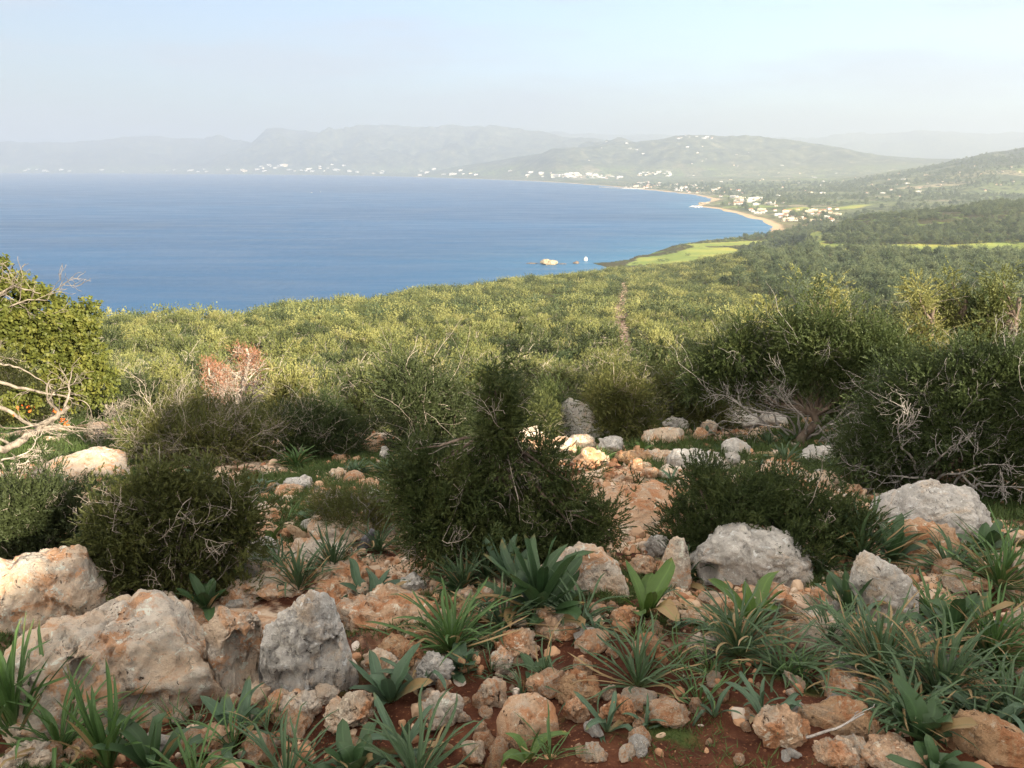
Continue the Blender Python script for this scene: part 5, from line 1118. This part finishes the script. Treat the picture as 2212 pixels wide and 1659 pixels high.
for a in (
 (1165, 1325, 165, 30, 'large dark squill with many broad upright leaves in front of the pale pinkish boulder', M_SQ, 34, (12, 82), .35), (1395, 1330, 125, 7, 'yellow-green squill of a few broad leaves right of the large dark squill', M_SQY, 36, (35, 70), .5),
 (1095, 1260, 110, 12, 'upright blue-green squill at the foot of the bushy dark juniper', M_SQB, 20, (45, 85), .2), (800, 1300, 90, 15, 'spread squill with broad pale green leaves on the orange slabs', M_SQB, 28, (15, 60), .5),
 (448, 1318, 82, 11, 'dark upright squill between the two outcrop peaks on the left', M_SQ, 24, (35, 80), .3), (845, 1515, 118, 9, 'glaucous squill with upright paddle leaves right of the hollow boulder', M_SQB, 34, (25, 75), .3),
 (1000, 1445, 76, 8, 'squill with bent pale leaves behind the white-faced stone', M_SQB, 36, (20, 70), 1.1), (500, 1592, 125, 10, 'toothed dark squill spreading in front of the orange stained outcrop', M_SQB, 28, (10, 65), .35),
 (160, 1500, 95, 8, 'broad green squill leaves against the lower left outcrop', M_SQY, 40, (35, 75), .4), (330, 1668, 140, 9, 'dark squill at the bottom edge left of the toothed one', M_SQ, 30, (40, 80), .3),
 (765, 1680, 130, 13, 'dark broad squill cut by the bottom edge left of centre', M_SQ, 42, (25, 75), .4), (1140, 1645, 105, 6, 'small squill with one upright leaf below the round tan boulder', M_SQY, 24, (5, 80), .5),
 (1625, 1352, 120, 7, 'squill with one yellowing leaf below the large rounded grey boulder', M_SQY, 30, (30, 75), .4), (1835, 1330, 112, 12, 'leafy dark squill left of the pointed whitish rock', M_SQ, 32, (30, 80), .4),
 (1925, 1215, 96, 11, 'dark squill below the low juniper beside the tall leaf fan', M_SQ, 26, (35, 80), .5), (1990, 1600, 140, 9, 'broad-leaved squill at the lower right in front of the thick leaf clumps', M_SQ, 46, (30, 80), .6),
 (2020, 1668, 95, 8, 'dark squill at the bottom right edge', M_SQ, 34, (30, 80), .5), (2055, 1400, 150, 12, 'tall broad squill deep in the thick leaf clumps on the right', M_SQ, 32, (40, 85), .5),
 (690, 1130, 68, 10, 'fresh green squill in the middle of the stony slope', M_SQ, 20, (20, 75), .3), (560, 1075, 56, 7, 'bluish squill at the right edge of the olive juniper', M_SQB, 18, (30, 80), .4),
 (420, 1040, 44, 9, 'sunlit squill in front of the cream slab', M_SQB, 14, (20, 70), .4), (130, 1060, 44, 9, 'bright squill at the foot of the cream slab', M_SQB, 14, (20, 70), .4), (590, 1180, 50, 3, 'single broad squill leaves beside the white-grey stone', M_SQY, 20, (60, 85), .3),
 (515, 1265, 66, 4, 'lone upright squill leaves behind the thorny cushion', M_SQY, 20, (50, 85), .3), (1600, 1150, 40, 3, 'squill leaf tip showing behind the large rounded grey boulder', M_SQ, 20, (50, 80), .3),
 (1150, 1450, 70, 4, 'few flat squill leaves behind the arched stone', M_SQ, 22, (15, 50), .3), (2130, 1190, 80, 10, 'leafy squill below the sunlit edge of the blue-grey boulder', M_SQ, 26, (20, 70), .7),
 (1340, 925, 22, 9, 'tiny squill beside the tall pale rock', M_SQB, 7, (20, 70), .4), (1520, 940, 26, 8, 'small squill by the rust-coloured stone', M_SQB, 8, (20, 70), .4), (1420, 935, 34, 8, 'upright squill left of the grey boulder with a pointed top', M_SQ, 9, (35, 80), .4),
 (1485, 1010, 34, 5, 'squill beside the whitish flat-topped rock', M_SQ, 10, (35, 80), .4), (1385, 980, 34, 5, 'pair of squill leaves behind the stone row', M_SQY, 10, (45, 80), .4), (1700, 960, 30, 9, 'squill in the grass left of the leaning trunk', M_SQ, 9, (20, 70), .5), (1780, 985, 30, 9, 'squill in the grass right of the leaning trunk', M_SQ, 9, (20, 70), .5),
 (985, 1280, 60, 8, 'squill leaves at the left foot of the bushy dark juniper', M_SQ, 18, (30, 75), .5), (1480, 1260, 60, 6, 'dark squill in front of the knobbly boulder', M_SQ, 18, (25, 75), .5), (1560, 1370, 70, 5, 'drooping squill beside the yellowing one', M_SQ, 22, (20, 65), .9)):
    X, Y, h, n, lab, m, lw, el, dr = a; squill(X, Y, h, n, lab, m, lw, el, dr)
for a in (
 (975, 1412, 175, 44, 'big clump of long arching leaves left of the large dark squill', M_ASY, 12, (5, 80), .9), (1378, 1482, 170, 26, 'star-shaped asphodel spreading over the bare red soil', M_AS, 10, (-8, 80), .5),
 (1595, 1415, 165, 46, 'dense grassy asphodel left of the drooping one', M_AS, 9, (10, 80), .9), (1690, 1455, 130, 34, 'drooping asphodel sprawling over the soil at the right', M_AS, 11, (-10, 60), 1.2),
 (1860, 1215, 135, 34, 'tall leaf fan in front of the low juniper on the right', M_AS, 10, (20, 82), .6), (2160, 1268, 150, 44, 'fan-shaped asphodel at the right edge', M_ASY, 9, (5, 80), .4),
 (1900, 1470, 190, 60, 'thick clump of long leaves right of the wedge-shaped rock', M_AS, 10, (15, 82), .8), (2030, 1520, 190, 70, 'thickest mass of long leaves near the lower right corner', M_AS, 10, (20, 82), .8),
 (1960, 1560, 150, 46, 'leaf clump between the thick masses and the long tan boulder', M_AS, 10, (5, 75), 1.0), (2140, 1430, 170, 54, 'dark leaf clump below the fan-shaped asphodel', M_ASY, 9, (20, 80), .8), (2180, 1560, 150, 44, 'leaf clump at the lower right edge', M_AS, 10, (15, 80), .9),
 (1790, 1395, 110, 20, 'sparse tall leaves in front of the beige stone', M_AS, 8, (45, 85), .8), (2050, 1240, 110, 44, 'tangled long leaves below the blue-grey boulder', M_AS, 9, (5, 75), 1.1), (2010, 1330, 100, 34, 'tangle of bent leaves right of the pointed whitish rock', M_ASY, 9, (0, 70), 1.1),
 (645, 1278, 110, 30, 'tuft of thin upright leaves in the middle of the stony slope', M_AS, 7, (35, 85), .5), (720, 1235, 95, 40, 'wide tuft of thin leaves left of the bushy dark juniper', M_AS, 6, (25, 85), .6), (600, 1240, 80, 20, 'loose tuft of thin leaves above the tan slab', M_AS, 6, (30, 80), .6), (820, 1190, 70, 20, 'thin leaves below the heather mound', M_AS, 6, (20, 80), .7),
 (35, 1600, 235, 18, 'tall bright grass-like leaves in the lower left corner', M_ASY, 18, (55, 87), .3), (235, 1668, 220, 14, 'tall leaves standing right of the lower left corner', M_ASY, 18, (60, 87), .3), (130, 1620, 170, 20, 'sprawling thin leaves at the bottom left', M_ASY, 13, (10, 75), .6),
 (900, 1690, 190, 22, 'glaucous arching leaves at the bottom edge left of centre', M_AS, 13, (15, 75), .6), (620, 1690, 160, 18, 'arching leaves at the bottom edge below the hollow boulder', M_AS, 10, (10, 75), .7), (420, 1690, 150, 14, 'long crossing leaves at the bottom edge in front of the toothed squill', M_ASY, 11, (10, 70), .6),
 (1000, 1275, 95, 34, 'grassy tuft under the left side of the bushy dark juniper', M_AS, 7, (20, 82), .7), (1050, 1250, 80, 26, 'grassy tuft under the bushy dark juniper', M_AS, 7, (30, 82), .6), (1090, 1360, 110, 34, 'arching leaves at the left foot of the large dark squill', M_AS, 9, (0, 60), .7), (1250, 1350, 120, 28, 'long low leaves at the right foot of the large dark squill', M_AS, 8, (0, 50), .5),
 (1475, 1245, 80, 20, 'dark leaves between the pale pinkish and knobbly boulders', M_AS, 9, (25, 82), .5), (1302, 1003, 38, 24, 'fine tuft growing beside the bright orange boulder', M_ASY, 4, (35, 85), .4), (1695, 1010, 56, 44, 'long-leaved clump behind the low spreading juniper', M_AS, 6, (15, 80), .8), (1660, 965, 34, 30, 'grassy clump left of the leaning trunk', M_AS, 5, (15, 80), .8),
 (1590, 925, 24, 16, 'tuft beside the long grey rock', M_AS, 4, (25, 80), .6), (640, 1010, 50, 46, 'bushy long-leaved clump at the foot of the flat-topped tangle', M_ASY, 6, (10, 80), .7), (770, 1030, 44, 40, 'dark long-leaved clump beside the path under the green juniper', M_AS, 6, (10, 80), .9), (830, 1030, 44, 36, 'green clump left of the bushy dark juniper up the path', M_AS, 6, (10, 80), .9),
 (760, 955, 26, 24, 'sunlit tuft behind the orange boulder up the path', M_ASY, 5, (25, 80), .6), (1470, 945, 26, 20, 'thin tuft in front of the grey boulder with a pointed top', M_ASY, 4, (40, 85), .4), (1830, 1010, 36, 30, 'clump at the foot of the big dark juniper', M_AS, 6, (10, 75), .9), (1770, 1240, 70, 24, 'fine leaves at the right foot of the large rounded grey boulder', M_AS, 7, (20, 80), .9)):
    X, Y, h, n, lab, m, lw, el, dr = a; asphodel(X, Y, h, n, lab, m, lw, el, dr)
# small tufts between the stones, a few shapes copied
tr_ = np.random.RandomState(404); TUFT = []
for j in range(6):
    kind = j % 3
    V, F, A, C = straps([(i * 2.4 + tr_.uniform(-.4, .4), tr_.uniform(.55, 1.1), (.03 if kind < 2 else .11) * tr_.uniform(.8, 1.2), R(tr_.uniform(5, 82)), tr_.uniform(.3, 1.5), tr_.uniform(-.5, .5)) for i in range(26 if kind < 2 else 8)], tr_, .45, .05)
    me = mesh_np('tuft', V, F, 4, [(M_AS, M_ASY, M_SQB)[kind]], True)
    for nm, ar in (('along', A), ('across', C)): me.attributes.new(nm, 'FLOAT', 'POINT').data.foreach_set('value', ar.astype(np.float32))
    TUFT.append(me)
for x0, x1, y0, y1, n, lab, nm in ((820, 1500, 1290, 1500, 16, 'small tuft of narrow leaves among the stones in the centre foreground', 'asphodel'), (1500, 2200, 1260, 1640, 22, 'small tuft of narrow leaves between the big clumps on the right', 'asphodel'), (560, 900, 1000, 1240, 14, 'small tuft of leaves along the narrow stony path', 'asphodel'),
                               (780, 1500, 1480, 1650, 7, 'small leaf tuft at the edge of the bare soil', 'asphodel'), (1380, 1850, 930, 1060, 14, 'small tuft in the grass beyond the low spreading juniper', 'asphodel'), (250, 780, 1560, 1650, 7, 'small leaf tuft in front of the lower left outcrop', 'asphodel')):
    for i in range(n):
        X, Y = tr_.uniform(x0, x1), tr_.uniform(y0, y1); p = place(X, Y)
        if any((p[0] - a) ** 2 + (p[1] - b) ** 2 < (c * .8) ** 2 for a, b, c in ROCKS): continue
        o = link(nm, TUFT[tr_.randint(6)], None, (p[0], p[1], p[2] - .01), (0, 0, tr_.uniform(0, 6.28))); q = tr_.uniform(.14, .30); o.scale = (q, q, q); tag(o, lab, 'plant', 'small leaf tufts between the stones')
# fallen stick on the soil
p = place(1800, 1622); g = Geo(); rg = np.random.RandomState(5); k = mpp(p)
pa, _ = wig((-60 * k, 0, .02), (1, .5, .06), 140 * k, rg, 10, .09); tube(g, pa, .006, .003, 6); grow(g, rg, pa[7], (.5, .8, .5), .08, .003, 1, [], .2, .02, (1, 2))
tag(link('fallen_stick', g.mesh('fallen_stick', [M_TWIGG], True), None, p, (0, 0, face(p))), 'thin grey fallen stick lying across the low orange stones', 'stick')
# dry grey stump-like bark pieces on the slope
for X, Y, lab, sd in ((785, 1185, 'dark grey split wood stump on the long beige ledge', 3), (665, 1165, 'pale broken wood shard sticking out behind the thin leaves', 4)):
    p = place(X, Y); k = mpp(p); rg = np.random.RandomState(sd); Vv, Fv = ICO[4]; q = chop(Vv.copy(), rg, 9, .4, .8) * [20 * k, 12 * k, 34 * k] + [0, 0, 14 * k]; q[:, 0] += q[:, 2] * (.3 if sd == 3 else -.9)
    q = rough(q, unit(Vv), 18 * k, sd, 1.2); tag(link('wood_stump' if sd == 3 else 'wood_shard', mesh_np('stump', q, Fv, 3, [bark_mat('weathered_wood_%d' % sd, (.10, .10, .11) if sd == 3 else (.30, .2, .12), (.24, .235, .25) if sd == 3 else (.5, .38, .26), 40)], True), None, p, (0, 0, face(p))), lab, 'wood')
# ------------------------------------------------------------------ low ground cover: short grass and mossy herbs, uncountable
def ground_cover(name, n, dens, L, W, mat, seed, el=.5, rmin=1.9, rmax=17):
    rg = np.random.RandomState(seed); r = rmin * (rmax / rmin) ** rg.uniform(0, 1, n) ; a = rg.uniform(R(-37), R(37), n); x, y = r * np.sin(a), r * np.cos(a)
    k = dens(x, y, rg); x, y, r = x[k], y[k], r[k]; n = len(x); P = np.stack([x, y, gq(x, y) - .003], 1)
    U = unit(rg.normal(size=(n, 3)) * [1, 1, .5] + [0, 0, el * 2]); s = np.clip(r / 5, .7, 2.2)
    Vv, Fv, kk = soup(P, U, L * rg.uniform(.5, 1.5, n) * s, W * rg.uniform(.7, 1.3, n) * s, rg, ((-.5, 0), (.5, 0), (.1, 1)))
    tag(link(name, mesh_np(name, Vv, Fv, kk, [mat])), kind='stuff')
def blotch(x, y, lim, off): return n2(x, y, 1.1, 3, off) + .35 * n2(x, y, .25, 2, off) > lim
M_GRASS = leaf_mat('short_grass', [(.3, (.045, .075, .022)), (.55, (.08, .12, .034)), (.75, (.13, .15, .05))], 3.0, .2)
M_MOSS = leaf_mat('grey_herb', [(.3, (.04, .06, .035)), (.55, (.07, .09, .05)), (.75, (.11, .12, .065))], 6.0, .2)
pa_, pb_ = place(1375, 1175), place(1275, 1022)
def path_d(x, y):
    e = pb_ - pa_; t = np.clip(((x - pa_[0]) * e[0] + (y - pa_[1]) * e[1]) / (e[0] ** 2 + e[1] ** 2), 0, 1)
    return np.hypot(x - pa_[0] - t * e[0], y - pa_[1] - t * e[1])
soil_patch = lambda x, y: (((x - .55) / .75) ** 2 + ((y - 2.75) / .75) ** 2 < 1) | (path_d(x, y) < .6)
ground_cover('grass', 800000, lambda x, y, rg: (blotch(x, y, .06, 2.2) | (blotch(x, y, -.12, 2.2) & (rg.uniform(size=len(x)) < .25)) | ((np.hypot(x, y) > 7) & blotch(x, y, -.1, 2.2))) & (~soil_patch(x, y) | (rg.uniform(size=len(x)) < .06)), .055, .007, M_GRASS, 91, .55)
ground_cover('herb_cover', 300000, lambda x, y, rg: blotch(x, y, .08, 6.6) & ~soil_patch(x, y), .018, .010, M_MOSS, 92, .25)
# ------------------------------------------------------------------ houses of the bay: white walls, flat or tiled roofs, dark openings
def plain_mat(name, c, rough=.8):
    s = SH(name); n = s.noise(s.obj(), .6, 4, .6)
    return s.done(s.mix(s.fr(n, .35, .7), c, tuple(v * .82 for v in c)), rough, None, .2)
M_WHITE = plain_mat('whitewashed_wall', (.66, .64, .60)); M_CREAM = plain_mat('cream_wall', (.72, .62, .46)); M_TILE = plain_mat('roof_tiles', (.42, .17, .09)); M_OPEN = plain_mat('dark_opening', (.06, .065, .075), .3); M_FLAT = plain_mat('flat_roof', (.62, .60, .56))
M_STONE = plain_mat('quay_stone', (.55, .52, .46))
def house_mesh(kind, seed):
    r = random.Random(seed); g = Geo(); w, d, h = {'villa': (13, 10, 6.4), 'row': (30, 11, 7), 'hotel': (44, 14, 12.5), 'cottage': (11, 9, 3.6)}[kind]
    w *= r.uniform(.85, 1.2); fl = 4 if kind == 'hotel' else (1 if kind == 'cottage' else 2); fh = h / fl
    g.box(-w / 2, w / 2, -d / 2, d / 2, -2.5, h, 0)
    if kind in ('cottage',) or (kind == 'villa' and r.random() < .7):
        e = .6; R_ = [(-w / 2 - e, -d / 2 - e, h + .01), (w / 2 + e, -d / 2 - e, h + .01), (w / 2 + e, d / 2 + e, h + .01), (-w / 2 - e, d / 2 + e, h + .01), (-w / 4, 0, h + 2.4), (w / 4, 0, h + 2.4)]
        g.add(R_, [0, 1, 5, 4, 2, 3, 4, 5], 4, 1); g.add(R_, [1, 2, 5, 3, 0, 4], 3, 1); g.add(R_[:4], [3, 2, 1, 0], 4, 1)
    else:
        for x0, x1, y0, y1 in ((-w / 2, w / 2, -d / 2, -d / 2 + .3), (-w / 2, w / 2, d / 2 - .3, d / 2), (-w / 2, -w / 2 + .3, -d / 2 + .3, d / 2 - .3), (w / 2 - .3, w / 2, -d / 2 + .3, d / 2 - .3)): g.box(x0, x1, y0, y1, h + .003, h + .8, 0)
        g.box(-w * .2, w * .1, -d * .1, d * .25, h + .004, h + 2.3, 0)
    n = max(2, int(w / 4.2))
    for f in range(fl):
        for i in range(n):
            x = -w / 2 + (i + .5) * w / n; ww = .9 if r.random() < .6 else 1.3
            for sy in (-1, 1): g.box(x - ww, x + ww, sy * d / 2 - .02, sy * d / 2 + .02, f * fh + .9, f * fh + fh * .78, 2)
        if f: g.box(-w / 2 + .4, w / 2 - .4, -d / 2 - 1.4, -d / 2 - .03, f * fh - .12, f * fh + .08, 0)
    for sx in (-1, 1): g.box(sx * w / 2 - .02, sx * w / 2 + .02, -1.2, 1.2, 1, h * .55, 2)
    return g
HM = {}
for kind in ('villa', 'row', 'hotel', 'cottage'):
    for j in range(3):
        g = house_mesh(kind, 50 + j)
        for wm, nm in ((M_WHITE, 'w'), (M_CREAM, 'c')): HM[kind, j, nm] = g.mesh(kind, [wm, M_TILE, M_OPEN])
hr = random.Random(9); placed = []
def settle(kinds, X0, X1, Y0, Y1, n, label, group, s=(1, 1.3), cream=.25, tilt=0.0, cat='house', name='house'):
    k = 0
    for _ in range(n * 8):
        if k >= n: break
        X = hr.uniform(X0, X1); Y = hr.uniform(Y0, Y1) + (X - (X0 + X1) / 2) * tilt
        p = qhit(X, Y)
        if p[2] < SEA + 2.5: continue
        if float(coast_sd(np.array([p[0]]), np.array([p[1]]))[0]) < 45: continue
        sc_ = hr.uniform(*s) * .8
        if any((p[0] - a) ** 2 + (p[1] - b) ** 2 < (14 * sc_) ** 2 for a, b in placed[-80:]): continue
        placed.append((p[0], p[1])); kd = hr.choice(kinds); me = HM[kd, hr.randrange(3), 'c' if hr.random() < cream else 'w']
        o = link(name, me, None, (p[0], p[1], p[2] - .3), (0, 0, -math.atan2(p[0], p[1]) + hr.uniform(-.6, .6))); o.scale = (sc_, sc_, sc_ * hr.uniform(.85, 1.1))
        tag(o, label, cat, group); k += 1
settle(['hotel'], 1672, 1712, 477, 484, 2, 'cream hotel block of four storeys low in the village behind the wooded hill', 'cream hotels of the village', (.8, .95), 1.0, cat='hotel', name='hotel')
settle(['villa', 'villa', 'row'], 1618, 1815, 452, 484, 44, 'white village house under the wooded hill beyond the beach', 'houses of the village under the wooded hill', (.9, 1.25), .35)
settle(['hotel', 'row'], 1590, 1640, 430, 438, 7, 'white resort block above the sandy beach', 'resort blocks above the beach', (.9, 1.2), .1, cat='hotel', name='resort_block')
settle(['row', 'villa'], 1570, 1690, 436, 446, 14, 'low cream resort house above the beach', 'low houses above the beach', (1, 1.3), .6)
settle(['villa', 'row'], 1372, 1500, 396, 411, 44, 'white house of the harbour town behind the breakwater', 'houses of the harbour town', (1.0, 1.5), .2, .09)
settle(['row', 'villa'], 1480, 1600, 404, 424, 22, 'white house along the shore between harbour and resort', 'houses along the shore', (1.2, 1.8), .2, .14)
settle(['row', 'hotel', 'villa'], 1120, 1340, 375, 385, 46, 'white building of the long town on the far side of the bay', 'buildings of the long town', (1.2, 2.0), .15, .02)
settle(['row'], 1340, 1460, 370, 381, 18, 'pale building at the right end of the long town', 'buildings at the end of the long town', (1.2, 1.8), .2)
settle(['villa', 'row', 'cottage'], 1480, 2010, 372, 425, 56, 'white farmhouse scattered over the green plain', 'farmhouses on the plain', (.8, 1.3), .3)
settle(['villa'], 1960, 2212, 352, 432, 14, 'pale villa on the slope at the right above the plain', 'villas on the right slope', (.7, 1.1), .4)
settle(['row', 'villa'], 1455, 1540, 293, 301, 12, 'white house of the hilltop village on the crest', 'houses of the hilltop village', (1.4, 2.1), .1)
settle(['row', 'villa'], 1200, 1780, 305, 360, 18, 'white house dotted on the hazy hillside', 'houses on the hazy hillside', (1.1, 1.8), .2)
settle(['row', 'hotel'], 560, 760, 356, 371, 26, 'white house of the hazy far shore village below the mountain', 'houses of the far shore village', (1.8, 2.8), .1)
settle(['row', 'hotel'], 20, 560, 366, 372, 20, 'white building along the hazy far left shore', 'buildings along the far left shore', (1.8, 2.8), .1)
settle(['row', 'hotel'], 760, 1120, 366, 381, 16, 'pale building on the hazy plain at the head of the bay', 'buildings at the head of the bay', (1.6, 2.4), .1)
# breakwater of the harbour, with masts
def at_sea(X, Y): return np.array([*sea_pt(X, Y), SEA])
g = Geo(); pts = [at_sea(X, Y) for X, Y in ((1296, 405.0), (1316, 406.3), (1345, 407.8), (1372, 408.2), (1392, 408.4))]
for A, B in zip(pts[:-1], pts[1:]):
    u = unit(B - A); v = np.array([-u[1], u[0], 0]) * 9
    q = [A - v, B - v, B + v, A + v]; g.add([*(x + [0, 0, -2] for x in q), *(x + v * s_ * .0 + [0, 0, 5] for x, s_ in zip(q, (1, 1, -1, -1)))], [0, 1, 5, 4, 1, 2, 6, 5, 2, 3, 7, 6, 3, 0, 4, 7, 4, 5, 6, 7], 4)
tag(link('breakwater', g.mesh('breakwater', [M_STONE])), 'long pale breakwater reaching out from the harbour town', 'breakwater')
def boat_mesh(mast):
    g = Geo(); H = [(-.5, 0, .12), (-.45, .16, .13), (.1, .17, .14), (.5, 0, .2), (.1, -.17, .14), (-.45, -.16, .13)]; B = [(x * .85, y * .6, -.06) for x, y, z in H]
    V = H + B; n = 6
    g.add(V, sum([[i, (i + 1) % n, n + (i + 1) % n, n + i] for i in range(n)], []), 4, 0); g.add(V, list(range(n)), 6, 0); g.box(-.2, .12, -.09, .09, .12, .26, 0); g.box(-.12, .1, -.092, .092, .17, .22, 1)
    if mast: tube(g, [(0, 0, .1), (0, 0, 1.3)], .014, .008, 5); tube(g, [(0, 0, .3), (-.4, 0, .3)], .01, .01, 4)
    return g.mesh('boat', [M_WHITE, M_OPEN])
BM = [boat_mesh(True), boat_mesh(False)]
for X, Y, s, b, lab in ((1352, 404.8, 20, 0, 'first moored yacht behind the breakwater'), (1363, 405.3, 22, 0, 'tall-masted yacht in the middle of the harbour'), (1374, 405.8, 24, 0, 'tallest-masted yacht by the harbour town'), (1384, 406.2, 20, 0, 'small yacht nearest the harbour houses'),
                    (673, 416.5, 10, 1, 'white boat far out on the blue bay, the nearer of two'), (692, 414.5, 9, 1, 'white boat far out on the blue bay, the farther of two'), (1590, 531, 9, 1, 'small dark boat close to the rocky point by the fields')):
    p = at_sea(X, Y); o = link('boat', BM[b], None, p, (0, 0, hr.uniform(0, 3))); o.scale = (s, s, s); tag(o, lab, 'boat')
# rocks in the sea
def sea_rock(X, Y, w, h, m, lab, seed, d=.7):
    p = at_sea(X, Y); k = mpp(p); P, F_ = rock_lump(w * k, w * k * d, h * k, seed, 5, .9, 9); P[:, 2] -= .1 * h * k
    tag(link('sea_rock', mesh_np('sea_rock', P, F_, 3, [MATS_SEA[m]], True), None, p, (0, 0, face(p))), lab, 'rock')
def sea_rock_mat(name, a, b):
    s = SH(name); P = s.obj(); n = s.noise(P, .12, 6, .7); return s.done(s.ramp(n, [(.35, a), (.6, b)]), .95, s.bump(n, 1.0, 1.5), .1)
MATS_SEA = {'t': sea_rock_mat('islet_rock', (.22, .17, .11), (.42, .35, .24)), 'w': sea_rock_mat('white_stack', (.5, .46, .4), (.75, .72, .66)), 'd': sea_rock_mat('dark_reef', (.09, .07, .055), (.2, .15, .11))}
sea_rock(1187, 571, 40, 13, 't', 'brown rocky islet lying off the wooded shore', 1); sea_rock(1265, 563, 8, 10, 'w', 'white rock stack standing in the sea right of the islet', 2); sea_rock(1244, 569.5, 14, 6, 'd', 'small dark reef between the islet and the white stack', 3)
sea_rock(1150, 569.5, 26, 2.2, 'd', 'low flat reef running out left of the islet', 4, .3); sea_rock(1215, 570.5, 18, 1.8, 'd', 'low flat reef right of the islet', 5, .3)
sea_rock(1502, 447.5, 30, 3.2, 'w', 'pale rocky point at the end of the sandy beach', 6, .4); sea_rock(1520, 440, 26, 3.4, 't', 'tan rocks on the far side of the beach point', 7, .4)
